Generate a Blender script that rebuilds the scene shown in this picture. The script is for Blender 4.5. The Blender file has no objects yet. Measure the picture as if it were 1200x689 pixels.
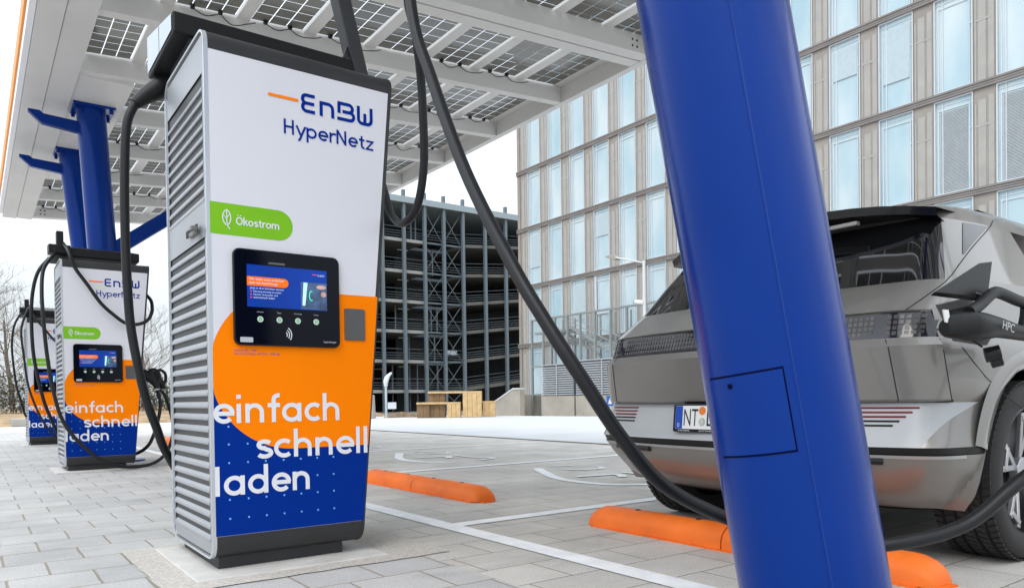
import bpy, bmesh, math, random
from math import sin, cos, pi, radians, atan2, sqrt
from mathutils import Vector, Matrix
random.seed(7)
S = bpy.context.scene
COL = S.collection
# ------------------------------------------------------------------ camera, sky, sun, exposure
cam = bpy.data.cameras.new('camera')
co = bpy.data.objects.new('camera', cam); COL.objects.link(co)
YAW, PIT, ROLL = .630323, -.0148116, -.0137627
fw = Vector((sin(YAW)*cos(PIT), cos(YAW)*cos(PIT), sin(PIT)))
r0 = Vector((cos(YAW), -sin(YAW), 0)); u0 = r0.cross(fw)
cr, sr = cos(ROLL), sin(ROLL)
rt = cr*r0 + sr*u0; up = -sr*r0 + cr*u0
M = Matrix((rt, up, -fw)).transposed().to_4x4()
M.translation = (0, 0, .69)
co.matrix_world = M
cam.sensor_width = 36; cam.sensor_fit = 'HORIZONTAL'
cam.lens = 868.09/1200*36
cam.shift_y = (480.197-344.5)/1200
cam.clip_start = .05; cam.clip_end = 3000
S.camera = co
SUN_EL, SUN_AZ = radians(48), radians(-125)      # azimuth measured from +Y towards +X
w = bpy.data.worlds.new('World'); S.world = w; w.use_nodes = True
nt = w.node_tree; nt.nodes.clear()
wo = nt.nodes.new('ShaderNodeOutputWorld'); bg = nt.nodes.new('ShaderNodeBackground')
sk = nt.nodes.new('ShaderNodeTexSky'); sk.sky_type = 'NISHITA'; sk.sun_disc = False
sk.sun_elevation = SUN_EL; sk.sun_rotation = SUN_AZ; sk.air_density = 1.2; sk.dust_density = 2.0
tc = nt.nodes.new('ShaderNodeTexCoord'); mp = nt.nodes.new('ShaderNodeMapping'); mp.inputs['Scale'].default_value = (1, 1, 2.2)
nz = nt.nodes.new('ShaderNodeTexNoise'); nz.inputs['Scale'].default_value = 2.2; nz.inputs['Detail'].default_value = 6; nz.inputs['Roughness'].default_value = .55
rp = nt.nodes.new('ShaderNodeValToRGB')
rp.color_ramp.elements[0].position = .30; rp.color_ramp.elements[0].color = (.66, .66, .66, 1)
rp.color_ramp.elements[1].position = .60; rp.color_ramp.elements[1].color = (1, 1, 1, 1)
mx = nt.nodes.new('ShaderNodeMixRGB'); mx.inputs[2].default_value = (9.1, 9.75, 10.4, 1)     # bright overcast cloud
L = nt.links.new
L(tc.outputs['Generated'], mp.inputs['Vector']); L(mp.outputs['Vector'], nz.inputs['Vector'])
L(nz.outputs['Fac'], rp.inputs['Fac']); L(rp.outputs['Color'], mx.inputs[0]); L(sk.outputs['Color'], mx.inputs[1])
sx = nt.nodes.new('ShaderNodeSeparateXYZ'); L(tc.outputs['Generated'], sx.inputs[0])
mr = nt.nodes.new('ShaderNodeMapRange'); mr.inputs['From Min'].default_value = 0; mr.inputs['From Max'].default_value = 1; mr.inputs['To Min'].default_value = .51; mr.inputs['To Max'].default_value = 1.75
L(sx.outputs['Z'], mr.inputs['Value'])
vs_ = nt.nodes.new('ShaderNodeVectorMath'); vs_.operation = 'SCALE'; L(mx.outputs['Color'], vs_.inputs[0]); L(mr.outputs['Result'], vs_.inputs['Scale'])
L(vs_.outputs[0], bg.inputs['Color']); bg.inputs['Strength'].default_value = .11
L(bg.outputs['Background'], wo.inputs['Surface'])
sl = bpy.data.lights.new('sun', 'SUN'); sl.energy = .6; sl.angle = radians(25); sl.color = (1, .96, .9)
so = bpy.data.objects.new('sun', sl); COL.objects.link(so)
sdir = Vector((sin(SUN_AZ)*cos(SUN_EL), cos(SUN_AZ)*cos(SUN_EL), sin(SUN_EL)))
so.rotation_euler = sdir.to_track_quat('Z', 'Y').to_euler()
S.view_settings.view_transform = 'Standard'; S.view_settings.look = 'None'
S.view_settings.exposure = .66; S.view_settings.gamma = 1
S.render.engine = 'CYCLES'
S.cycles.max_bounces = 6; S.cycles.diffuse_bounces = 3; S.cycles.glossy_bounces = 3; S.cycles.transmission_bounces = 4

# ------------------------------------------------------------------ materials
MATS = {}
def mat(name, col, rough=.5, metal=0., var=.06, scale=6., bump=0., bscale=40., coat=0., emit=0., spec=.5, rvar=0.):
    if name in MATS: return MATS[name]
    m = bpy.data.materials.new(name); m.use_nodes = True; n = m.node_tree; b = n.nodes['Principled BSDF']
    b.inputs['Roughness'].default_value = rough; b.inputs['Metallic'].default_value = metal
    b.inputs['Coat Weight'].default_value = coat; b.inputs['Coat Roughness'].default_value = .06
    b.inputs['Specular IOR Level'].default_value = spec
    tcn = n.nodes.new('ShaderNodeTexCoord')
    if var:
        t = n.nodes.new('ShaderNodeTexNoise'); t.inputs['Scale'].default_value = scale; t.inputs['Detail'].default_value = 5
        c = n.nodes.new('ShaderNodeValToRGB')
        c.color_ramp.elements[0].position = .3; c.color_ramp.elements[1].position = .7
        c.color_ramp.elements[0].color = [x*(1-var) for x in col]+[1]; c.color_ramp.elements[1].color = [min(1, x*(1+var)) for x in col]+[1]
        n.links.new(tcn.outputs['Object'], t.inputs['Vector']); n.links.new(t.outputs['Fac'], c.inputs['Fac']); n.links.new(c.outputs['Color'], b.inputs['Base Color'])
        if rvar:
            a = n.nodes.new('ShaderNodeMapRange'); a.inputs['To Min'].default_value = max(0, rough-rvar); a.inputs['To Max'].default_value = rough+rvar
            n.links.new(t.outputs['Fac'], a.inputs['Value']); n.links.new(a.outputs['Result'], b.inputs['Roughness'])
    else: b.inputs['Base Color'].default_value = (*col, 1)
    if bump:
        t2 = n.nodes.new('ShaderNodeTexNoise'); t2.inputs['Scale'].default_value = bscale; t2.inputs['Detail'].default_value = 4
        bp = n.nodes.new('ShaderNodeBump'); bp.inputs['Strength'].default_value = bump; bp.inputs['Distance'].default_value = .01
        n.links.new(tcn.outputs['Object'], t2.inputs['Vector']); n.links.new(t2.outputs['Fac'], bp.inputs['Height']); n.links.new(bp.outputs['Normal'], b.inputs['Normal'])
    if emit:
        b.inputs['Emission Color'].default_value = (*col, 1); b.inputs['Emission Strength'].default_value = emit
    MATS[name] = m; return m

def paver_mat(name, bw, bh, c1, c2, mortar, ms, off=(0, 0)):
    m = bpy.data.materials.new(name); m.use_nodes = True; n = m.node_tree; b = n.nodes['Principled BSDF']; k = n.links.new
    g = n.nodes.new('ShaderNodeNewGeometry'); mp = n.nodes.new('ShaderNodeMapping'); mp.inputs['Location'].default_value = (off[0], off[1], 0)
    k(g.outputs['Position'], mp.inputs['Vector'])
    wn = n.nodes.new('ShaderNodeTexNoise'); wn.inputs['Scale'].default_value = 7; wn.inputs['Detail'].default_value = 3
    k(mp.outputs['Vector'], wn.inputs['Vector'])
    wv = n.nodes.new('ShaderNodeVectorMath'); wv.operation = 'SCALE'; wv.inputs['Scale'].default_value = .012
    k(wn.outputs['Color'], wv.inputs[0])
    av = n.nodes.new('ShaderNodeVectorMath'); k(mp.outputs['Vector'], av.inputs[0]); k(wv.outputs[0], av.inputs[1])
    br = n.nodes.new('ShaderNodeTexBrick'); br.offset = .5
    br.inputs['Scale'].default_value = 1; br.inputs['Brick Width'].default_value = bw; br.inputs['Row Height'].default_value = bh
    br.inputs['Mortar Size'].default_value = ms; br.inputs['Mortar Smooth'].default_value = .35; br.inputs['Bias'].default_value = 0
    br.inputs['Color1'].default_value = (*c1, 1); br.inputs['Color2'].default_value = (*c2, 1); br.inputs['Mortar'].default_value = (*mortar, 1)
    k(av.outputs[0], br.inputs['Vector'])
    n1 = n.nodes.new('ShaderNodeTexNoise'); n1.inputs['Scale'].default_value = 1.1; n1.inputs['Detail'].default_value = 8; n1.inputs['Roughness'].default_value = .65
    n2 = n.nodes.new('ShaderNodeTexNoise'); n2.inputs['Scale'].default_value = 130; n2.inputs['Detail'].default_value = 3
    k(g.outputs['Position'], n1.inputs['Vector']); k(g.outputs['Position'], n2.inputs['Vector'])
    r1 = n.nodes.new('ShaderNodeMapRange'); r1.inputs['From Min'].default_value = .3; r1.inputs['From Max'].default_value = .7; r1.inputs['To Min'].default_value = .76; r1.inputs['To Max'].default_value = 1.13
    r2 = n.nodes.new('ShaderNodeMapRange'); r2.inputs['From Min'].default_value = .3; r2.inputs['From Max'].default_value = .7; r2.inputs['To Min'].default_value = .82; r2.inputs['To Max'].default_value = 1.16
    k(n1.outputs['Fac'], r1.inputs['Value']); k(n2.outputs['Fac'], r2.inputs['Value'])
    mm = n.nodes.new('ShaderNodeMath'); mm.operation = 'MULTIPLY'; k(r1.outputs[0], mm.inputs[0]); k(r2.outputs[0], mm.inputs[1])
    n3 = n.nodes.new('ShaderNodeTexNoise'); n3.inputs['Scale'].default_value = 2.3; n3.inputs['Detail'].default_value = 6; n3.inputs['Roughness'].default_value = .7
    mp3 = n.nodes.new('ShaderNodeMapping'); mp3.inputs['Scale'].default_value = (.45, 1.3, 1); mp3.inputs['Location'].default_value = (3.1, 1.7, 0); k(g.outputs['Position'], mp3.inputs['Vector']); k(mp3.outputs[0], n3.inputs['Vector'])
    r3 = n.nodes.new('ShaderNodeMapRange'); r3.inputs['From Min'].default_value = .52; r3.inputs['From Max'].default_value = .72; r3.inputs['To Min'].default_value = 1.0; r3.inputs['To Max'].default_value = .80; k(n3.outputs['Fac'], r3.inputs['Value'])
    m3 = n.nodes.new('ShaderNodeMath'); m3.operation = 'MULTIPLY'; k(mm.outputs[0], m3.inputs[0]); k(r3.outputs[0], m3.inputs[1]); mm = m3
    sc = n.nodes.new('ShaderNodeVectorMath'); sc.operation = 'SCALE'; k(br.outputs['Color'], sc.inputs[0]); k(mm.outputs[0], sc.inputs['Scale'])
    k(sc.outputs[0], b.inputs['Base Color']); b.inputs['Roughness'].default_value = .82
    ad = n.nodes.new('ShaderNodeMath'); ad.operation = 'MULTIPLY_ADD'; ad.inputs[1].default_value = -1.0
    sm = n.nodes.new('ShaderNodeMath'); sm.operation = 'MULTIPLY'; sm.inputs[1].default_value = .18; k(n2.outputs['Fac'], sm.inputs[0])
    k(br.outputs['Fac'], ad.inputs[0]); k(sm.outputs[0], ad.inputs[2])
    bp = n.nodes.new('ShaderNodeBump'); bp.inputs['Strength'].default_value = .55; bp.inputs['Distance'].default_value = .006
    k(ad.outputs[0], bp.inputs['Height']); k(bp.outputs['Normal'], b.inputs['Normal'])
    return m

m_white_steel = mat('white_steel', (.64, .625, .60), .42, var=.05, scale=1.3, bump=.03, bscale=60)
m_blue = mat('blue_paint', (.0, .024, .185), .20, var=.07, scale=2.2, bump=.05, bscale=7, coat=.0, rvar=.08, spec=.5)
m_blue.node_tree.nodes['Principled BSDF'].inputs['Specular Tint'].default_value = (.34, .46, 1.0, 1)
m_blue_dark = mat('blue_gap', (.001, .003, .03), .7, var=0, spec=.05)
m_orange_edge = mat('orange_edge', (.9, .28, .004), .45, var=.03)
m_anth = mat('anthracite_metal', (.022, .023, .025), .45, var=.08, bump=.04, bscale=300, rvar=.05)
m_plinth = mat('dark_plinth', (.022, .022, .024), .55, var=.1)
m_silver = mat('silver_panel', (.36, .37, .39), .40, metal=.35, var=.04, scale=3)
m_trim = mat('bright_trim', (.62, .65, .68), .28, metal=.6, var=.02)
m_dark = mat('dark_gap', (.012, .012, .013), .7, var=0)
m_pwhite = mat('white_panel', (.69, .69, .74), .38, var=.015, scale=2)
m_porange = mat('orange_print', (1.0, .225, .0), .55, var=.02, scale=2, spec=.06)
m_pblue = mat('blue_print', (.0, .026, .245), .55, var=.03, scale=2, spec=.06)
m_logo = mat('logo_blue', (.0, .026, .26), .55, var=.02, spec=.06)
m_pgreen = mat('green_print', (.20, .50, .02), .5, var=.02, spec=.1)
m_ink = mat('white_lettering', (.74, .75, .79), .45, var=.01)
m_dot = mat('light_blue_dot', (.12, .42, .85), .45, var=0)
m_fine = mat('violet_print', (.22, .10, .30), .5, var=0)
m_screen = mat('screen_glass', (.002, .003, .008), .10, var=0, spec=.16)
m_rubber = mat('black_rubber', (.010, .0105, .012), .42, var=.12, scale=30, bump=.05, bscale=200, spec=.32)
m_plastic = mat('black_plastic', (.008, .008, .009), .45, var=.1, scale=40, bump=.08, bscale=400, spec=.3)
m_stop = mat('orange_rubber', (.93, .18, .022), .5, var=.17, scale=5, bump=.06, bscale=90, rvar=.08, spec=.3)
m_paint = mat('road_paint', (.80, .81, .82), .6, var=.09, scale=9, bump=.12, bscale=120)
m_wood = mat('pale_wood', (.56, .38, .18), .6, var=.18, scale=5, bump=.1, bscale=30)
m_wood_shade = mat('wood_shaded', (.20, .12, .055), .7, var=.2, scale=5)  # plank wood darkened: shade on the left end blocks put into the colour
m_conc = mat('concrete', (.42, .39, .34), .8, var=.12, scale=1.5, bump=.1, bscale=30)
m_steel_g = mat('galvanised_steel', (.16, .20, .225), .5, metal=.3, var=.06)

def pv_mat():
    m = bpy.data.materials.new('solar_glass'); m.use_nodes = True; n = m.node_tree; b = n.nodes['Principled BSDF']; k = n.links.new
    tcn = n.nodes.new('ShaderNodeTexCoord'); nn = n.nodes.new('ShaderNodeTexNoise'); nn.inputs['Scale'].default_value = 2
    k(tcn.outputs['Object'], nn.inputs['Vector'])
    cr_ = n.nodes.new('ShaderNodeValToRGB'); cr_.color_ramp.elements[0].color = (.10, .098, .086, 1); cr_.color_ramp.elements[1].color = (.18, .175, .152, 1)
    k(nn.outputs['Fac'], cr_.inputs['Fac']); k(cr_.outputs['Color'], b.inputs['Base Color'])
    b.inputs['Roughness'].default_value = .14
    return m
m_cell = pv_mat()
def glass_mat():       # clear interlayer between cells: lets the sky through
    m = bpy.data.materials.new('clear_glass_gap'); m.use_nodes = True; n = m.node_tree; n.nodes.clear()
    o = n.nodes.new('ShaderNodeOutputMaterial'); t = n.nodes.new('ShaderNodeBsdfTransparent'); t.inputs[0].default_value = (.86, .88, .90, 1)
    g = n.nodes.new('ShaderNodeBsdfGlossy'); g.inputs['Roughness'].default_value = .05; mxx = n.nodes.new('ShaderNodeMixShader'); mxx.inputs[0].default_value = .06
    n.links.new(t.outputs[0], mxx.inputs[1]); n.links.new(g.outputs[0], mxx.inputs[2]); n.links.new(mxx.outputs[0], o.inputs[0])
    return m
m_gap = glass_mat()

# ------------------------------------------------------------------ mesh helpers
class MB:
    def __init__(s): s.bm = bmesh.new()
    def face(s, pts):
        try: return s.bm.faces.new([s.bm.verts.new(p) for p in pts])
        except ValueError: return None
    def box(s, a, b):
        x0, y0, z0 = a; x1, y1, z1 = b
        v = [s.bm.verts.new(p) for p in ((x0,y0,z0),(x1,y0,z0),(x1,y1,z0),(x0,y1,z0),(x0,y0,z1),(x1,y0,z1),(x1,y1,z1),(x0,y1,z1))]
        for f in ((3,2,1,0),(4,5,6,7),(0,1,5,4),(1,2,6,5),(2,3,7,6),(3,0,4,7)): s.bm.faces.new([v[i] for i in f])
        return s
    def bar(s, p0, p1, w, h, upv=(0, 0, 1)):
        p0 = Vector(p0); p1 = Vector(p1); d = (p1-p0).normalized(); u = Vector(upv)
        sd = d.cross(u)
        if sd.length < 1e-4: sd = d.cross(Vector((0, 1, 0)))
        sd.normalize(); u = sd.cross(d)
        q = []
        for p in (p0, p1):
            for a, b_ in ((-1,-1),(1,-1),(1,1),(-1,1)): q.append(s.bm.verts.new(p+sd*a*w/2+u*b_*h/2))
        for f in ((3,2,1,0),(4,5,6,7),(0,1,5,4),(1,2,6,5),(2,3,7,6),(3,0,4,7)): s.bm.faces.new([q[i] for i in f])
        return s
    def tube(s, pts, r, seg=10, caps=True, radii=None):
        pts = [Vector(p) for p in pts]; rings = []; prev = None
        for i, p in enumerate(pts):
            d = (pts[min(i+1, len(pts)-1)]-pts[max(i-1, 0)]).normalized()
            if prev is None:
                a = d.cross(Vector((0, 0, 1)))
                if a.length < .05: a = d.cross(Vector((1, 0, 0)))
            else: a = prev - d*prev.dot(d)
            a.normalize(); prev = a; b = d.cross(a); rr = radii[i] if radii else r
            rings.append([s.bm.verts.new(p+(a*cos(t)+b*sin(t))*rr) for t in [2*pi*k/seg for k in range(seg)]])
        for A, B in zip(rings, rings[1:]):
            for k in range(seg):
                f = s.bm.faces.new((A[k], A[(k+1) % seg], B[(k+1) % seg], B[k])); f.smooth = True
        if caps: s.bm.faces.new(rings[0][::-1]); s.bm.faces.new(rings[-1])
        return s
    def cyl(s, p0, p1, r, seg=20, r1=None): return s.tube([p0, p1], r, seg, True, [r, r1 if r1 is not None else r])
    def prism(s, poly, vec):           # polygon (3D points) pushed along vec
        vec = Vector(vec); A = [s.bm.verts.new(p) for p in poly]; B = [s.bm.verts.new(Vector(p)+vec) for p in poly]; n = len(A)
        s.bm.faces.new(A[::-1]); s.bm.faces.new(B)
        for i in range(n): s.bm.faces.new((A[i], A[(i+1) % n], B[(i+1) % n], B[i]))
        return s
    def lathe(s, prof, axis_o, axis_d, seg=32, closed=False):    # prof: (radius, along)
        o = Vector(axis_o); d = Vector(axis_d).normalized(); a = d.cross(Vector((0, 0, 1)))
        if a.length < .05: a = d.cross(Vector((1, 0, 0)))
        a.normalize(); b = d.cross(a); rings = []
        for r, h in prof: rings.append([s.bm.verts.new(o+d*h+(a*cos(t)+b*sin(t))*max(r, 1e-4)) for t in [2*pi*k/seg for k in range(seg)]])
        pr = list(zip(rings, rings[1:]))
        if closed: pr.append((rings[-1], rings[0]))
        for A, B in pr:
            for k in range(seg):
                f = s.bm.faces.new((A[k], A[(k+1) % seg], B[(k+1) % seg], B[k])); f.smooth = True
        return s
    def build(s, name, m, parent=None, bevel=0, smooth=None, fix=True, loc=None, seg=2):
        if fix: bmesh.ops.recalc_face_normals(s.bm, faces=s.bm.faces)
        me = bpy.data.meshes.new(name); s.bm.to_mesh(me); s.bm.free()
        if smooth:
            me.polygons.foreach_set('use_smooth', [True]*len(me.polygons))
            try: me.set_sharp_from_angle(angle=radians(smooth))
            except Exception: pass
        elif any(p.use_smooth for p in me.polygons):
            try: me.set_sharp_from_angle(angle=radians(50))
            except Exception: pass
        ms = m if isinstance(m, (list, tuple)) else [m]
        for q in ms: me.materials.append(q)
        o = bpy.data.objects.new(name, me); COL.objects.link(o)
        if loc: o.location = loc
        if parent: o.parent = parent
        if bevel:
            b = o.modifiers.new('bevel', 'BEVEL'); b.width = bevel; b.segments = seg; b.limit_method = 'ANGLE'; b.angle_limit = radians(40)
        return o
def tag(o, label, cat, group=None):
    o['label'] = label; o['category'] = cat
    if group: o['group'] = group
    return o
def thing(name, label, cat, loc=(0, 0, 0), group=None, rz=0):
    o = bpy.data.objects.new(name, None); COL.objects.link(o); o.location = loc; o.rotation_euler = (0, 0, rz)
    o.empty_display_size = .1
    return tag(o, label, cat, group)
def struct(o): o['kind'] = 'structure'; return o
def copy_tree(o, parent=None):
    c = o.copy(); COL.objects.link(c)
    if parent: c.parent = parent
    for ch in [x for x in o.children]: copy_tree(ch, c)
    return c
def catmull(pts, n=6):
    pts = [Vector(p) for p in pts]; out = []
    P = [pts[0]*2-pts[1]] + pts + [pts[-1]*2-pts[-2]]
    for i in range(1, len(P)-2):
        a, b, c, d = P[i-1:i+3]
        for k in range(n):
            t = k/n
            out.append(.5*((2*b)+(c-a)*t+(2*a-5*b+4*c-d)*t*t+(3*b-a-3*c+d)*t**3))
    out.append(pts[-1]); return out
def rrect(x0, z0, x1, z1, r, n=6):
    out = []
    for cx, cz, a0 in ((x1-r, z0+r, -pi/2), (x1-r, z1-r, 0), (x0+r, z1-r, pi/2), (x0+r, z0+r, pi)):
        for k in range(n+1):
            a = a0+pi/2*k/n; out.append((cx+r*cos(a), cz+r*sin(a)))
    return out
# stroke lettering -------------------------------------------------------------------------
def arc(cx, cz, rx, rz, a0, a1, n=14): return [(cx+rx*cos(radians(a0+(a1-a0)*k/n)), cz+rz*sin(radians(a0+(a1-a0)*k/n))) for k in range(n+1)]
def ribbon(mb, pts, wd, tf, off):
    pts = [Vector(p) for p in pts]; closed = (pts[0]-pts[-1]).length < 1e-5
    if closed: pts = pts[:-1]
    n = len(pts); Ls = []; Rs = []
    for i in range(n):
        if closed: a, b, c = pts[i-1], pts[i], pts[(i+1) % n]
        else: a, b, c = pts[max(i-1, 0)], pts[i], pts[min(i+1, n-1)]
        d1 = (b-a) if (b-a).length > 1e-9 else (c-b); d2 = (c-b) if (c-b).length > 1e-9 else (b-a)
        d1.normalize(); d2.normalize(); t = (d1+d2)
        if t.length < 1e-6: t = d1
        t.normalize(); nn = Vector((-t[1], t[0])); k = wd/2/max(.5, nn.dot(Vector((-d1[1], d1[0]))))
        Ls.append(tf(b+nn*k, off)); Rs.append(tf(b-nn*k, off))
    vl = [mb.bm.verts.new(p) for p in Ls]; vr = [mb.bm.verts.new(p) for p in Rs]
    for i in range(n if closed else n-1):
        j = (i+1) % n; mb.bm.faces.new((vl[i], vl[j], vr[j], vr[i]))
R_ = .40
def glyph(c):      # strokes in x-height units (bowl centre .5), advance
    s = .20; h = s/2
    O = arc(.5, .5, .5-h, .5-h, 0, 360, 28)
    if c == 'o': return [O], 1.12
    if c == 'a': return [O, [(1-h, 0), (1-h, 1)]], 1.18
    if c == 'd': return [O, [(1-h, 0), (1-h, 1.52)]], 1.20
    if c == 'p': return [O, [(h, -.45), (h, 1)]], 1.14
    if c == 'c': return [arc(.5, .5, .5-h, .5-h, 48, 312, 22)], .98
    if c == 'e': return [arc(.5, .5, .5-h, .5-h, 0, 318, 24), [(h+.06, .5), (1-.02, .5)]], 1.10
    if c == 'l': return [[(h, 0), (h, 1.52)]], .42
    if c == 'i': return [[(h, 0), (h, 1)], [(h, 1.25), (h, 1.47)]], .42
    if c in 'nh': return [[(h, 0), (h, 1 if c == 'n' else 1.52)], [(h, .5)] + arc(.45, .55, .45-h, .45-h, 180, 0, 14) + [(.9-h, 0)]], 1.10
    if c == 'm': return [[(h, 0), (h, 1)], arc(.42, .58, .42-h, .42-h, 180, 0, 12) + [(.84-h, 0)], arc(1.06, .58, .42-h, .42-h, 180, 0, 12) + [(1.48-h, 0)]], 1.66
    if c == 'r': return [[(h, 0), (h, 1)], arc(.48, .48, .48-h, .52-h, 180, 62, 10)], .70
    if c == 'f': return [[(.30, 0), (.30, 1.2)] + arc(.56, 1.2, .26, .22, 180, 80, 8), [(0, .9), (.62, .9)]], .72
    if c == 't': return [[(.28, 1.3), (.28, .32)] + arc(.52, .32, .24, .22, 180, 280, 8), [(0, .9), (.58, .9)]], .72
    if c == 's': return [arc(.42, .72, .28, .18, 25, 270, 16) + arc(.42, .29, .31, .19, 90, -155, 16)[1:]], .88
    if c == 'k': return [[(h, 0), (h, 1.52)], [(h, .42), (.72, 1)], [(.34, .62), (.80, 0)]], .90
    if c == 'y': return [[(.05, 1), (.46, .05)], [(.88, 1), (.38, -.22)] + arc(.2, -.18, .17, .2, -25, -95, 5)], .98
    if c == 'z': return [[(.04, .9), (.74, .9), (.06, .1), (.78, .1)]], .88
    if c == 'H': return [[(h, 0), (h, 1.42)], [(.95-h, 0), (.95-h, 1.42)], [(h, .72), (.95-h, .72)]], 1.14
    if c == 'N': return [[(h, 0), (h, 1.42)], [(1.0-h, 0), (1.0-h, 1.42)], [(h, 1.36), (1.0-h, .06)]], 1.20
    if c == 'Ö': return [arc(.62, .71, .62-h, .71-h, 0, 360, 30), [(.36, 1.62), (.36, 1.80)], [(.86, 1.62), (.86, 1.80)]], 1.38
    return [], .5
def word(mb, txt, x0, x1, zb, xh, stroke, tf, off=0.):
    adv = 0; items = []
    for i, c in enumerate(txt):
        st, a = glyph(c); items.append((st, adv)); adv += a
    adv -= .12; sx = (x1-x0)/adv; k = 0
    for st, a in items:
        for pl_ in st:
            ribbon(mb, [(x0+(p[0]+a)*sx, zb+p[1]*xh) for p in pl_], stroke, tf, off+k*.00006); k = (k+1) % 5
def text_mesh(txt, size, name='text'):
    cu = bpy.data.curves.new(name, 'FONT'); cu.body = txt; cu.size = size; cu.resolution_u = 3
    o = bpy.data.objects.new(name, cu); COL.objects.link(o); dg = bpy.context.evaluated_depsgraph_get()
    me = o.evaluated_get(dg).to_mesh(); vs = [v.co.copy() for v in me.vertices]; fs = [list(p.vertices) for p in me.polygons]
    o.evaluated_get(dg).to_mesh_clear(); bpy.data.objects.remove(o); bpy.data.curves.remove(cu)
    return vs, fs
def put_text(mb, txt, x0, z0, width, tf, off, height=None):
    vs, fs = text_mesh(txt, 1.0)
    if not vs: return
    xa = min(v.x for v in vs); xb = max(v.x for v in vs); ya = min(v.y for v in vs); yb = max(v.y for v in vs)
    kx = width/(xb-xa); kz = (height/(yb-ya)) if height else kx
    V = [mb.bm.verts.new(tf(((v.x-xa)*kx+x0, (v.y-(ya if height else 0))*kz+z0), off)) for v in vs]
    for f in fs:
        try: mb.bm.faces.new([V[i] for i in f])
        except ValueError: pass

# ------------------------------------------------------------------ ground
g = MB(); g.face([(-700, -700, -.36), (700, -700, -.36), (700, 700, -.36), (-700, 700, -.36)])
struct(g.build('ground', mat('earth_ground', (.20, .17, .13), .9, var=.3, scale=.3)))
pz = [(-60, -60), (40, -60), (22.5, 4), (20.4, 15), (19.0, 20.6), (18.1, 24.6), (16.6, 28.6), (14.3, 29.9), (.6, 29.5), (-60, 29)]
g = MB(); g.prism([(x, y, -.3) for x, y in pz], (0, 0, .292))
struct(g.build('plaza', mat('pale_concrete', (.50, .505, .51), .8, var=.07, scale=.8, bump=.06, bscale=60)))
m_pavL = paver_mat('walkway_paver', .30, .30, (.50, .49, .475), (.435, .43, .425), (.31, .27, .22), .006, (-.105, .05))
m_pavR = paver_mat('bay_paver', .43, .275, (.58, .55, .51), (.51, .485, .45), (.20, .175, .15), .0035, (.045, .0))
g = MB(); g.face([(-20, -12, 0), (1.62, -12, 0), (1.62, 22.8, 0), (-20, 22.8, 0)]); struct(g.build('walkway', m_pavL))
g = MB(); g.face([(1.62, -12, 0), (7.5, -12, 0), (7.5, 22.8, 0), (1.62, 22.8, 0)]); struct(g.build('parking_bay_paving', m_pavR))
g = MB(); g.box((7.5, -12, -.05), (7.58, 22.8, .012)); struct(g.build('kerb', mat('kerb_steel', (.13, .11, .10), .6, var=.2, scale=8)))
m_grit = mat('bedding_gravel', (.50, .465, .42), .95, var=.22, scale=70, bump=.45, bscale=90)
m_slab = mat('concrete_slab', (.56, .54, .51), .85, var=.12, scale=7, bump=.12, bscale=110)
for i, (cx, cy) in enumerate(((.77, 3.098), (.76, 8.81), (.775, 15.05))):
    if i == 0:
        pts = []
        for a, b, n in (((-.215, -.215), (.98, -.215), 14), ((.98, -.215), (.98, .70), 10), ((.98, .70), (-.215, .80), 14), ((-.215, .80), (-.215, -.215), 12)):
            for k in range(n): pts.append((cx+a[0]+(b[0]-a[0])*k/n+random.uniform(-.007, .007), cy+a[1]+(b[1]-a[1])*k/n+random.uniform(-.007, .007), .004))
        g = MB(); g.face(pts); bmesh.ops.triangulate(g.bm, faces=g.bm.faces[:]); struct(g.build('gravel_patch', m_grit))
    g = MB(); g.box((cx-.085, cy-.11, -.02), (cx+.72, cy+.70, .010)); struct(g.build('foundation_slab', m_slab, bevel=.004))
# painted lines
g = MB()
g.face([(2.03, -8, .004), (2.15, -8, .004), (2.15, 22, .004), (2.03, 22, .004)])
struct(g.build('parking_front_line', m_paint))
for k in range(-2, 8):
    y = 3.47+2.9*k
    g = MB(); g.face([(2.15, y-.055, .004), (7.4, y-.055+.02, .004), (7.4, y+.055+.02, .004), (2.15, y+.055, .004)]); struct(g.build('parking_bay_line', m_paint))
def flat(p, off): return Vector((p[0], p[1], .004+off))
for k in range(4):
    g = MB(); dy = 2.9*k
    def rb(pts, wd, kk): ribbon(g, [(x, y+dy) for x, y in [(q[0], q[1]) for q in catmull([(p[0], p[1], 0) for p in pts], 5)]], wd, flat, kk*.0012)
    rb([(4.50, 5.76), (4.30, 5.40), (4.10, 5.0), (4.02, 4.67), (4.07, 4.3), (4.30, 4.08)], .10, 0)
    rb([(4.63, 5.49), (4.71, 5.35), (4.95, 5.31), (5.05, 5.46)], .07, 1)
    rb([(4.70, 5.83), (4.80, 5.79), (4.92, 5.68)], .06, 2)
    rb([(4.25, 4.88), (4.45, 4.84), (4.64, 4.79), (4.52, 4.58)], .08, 3)
    rb([(4.815, 4.90), (4.79, 4.5), (4.90, 4.2), (4.62, 4.06)], .055, 4)
    struct(g.build('electric_car_symbol', m_paint))

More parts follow.
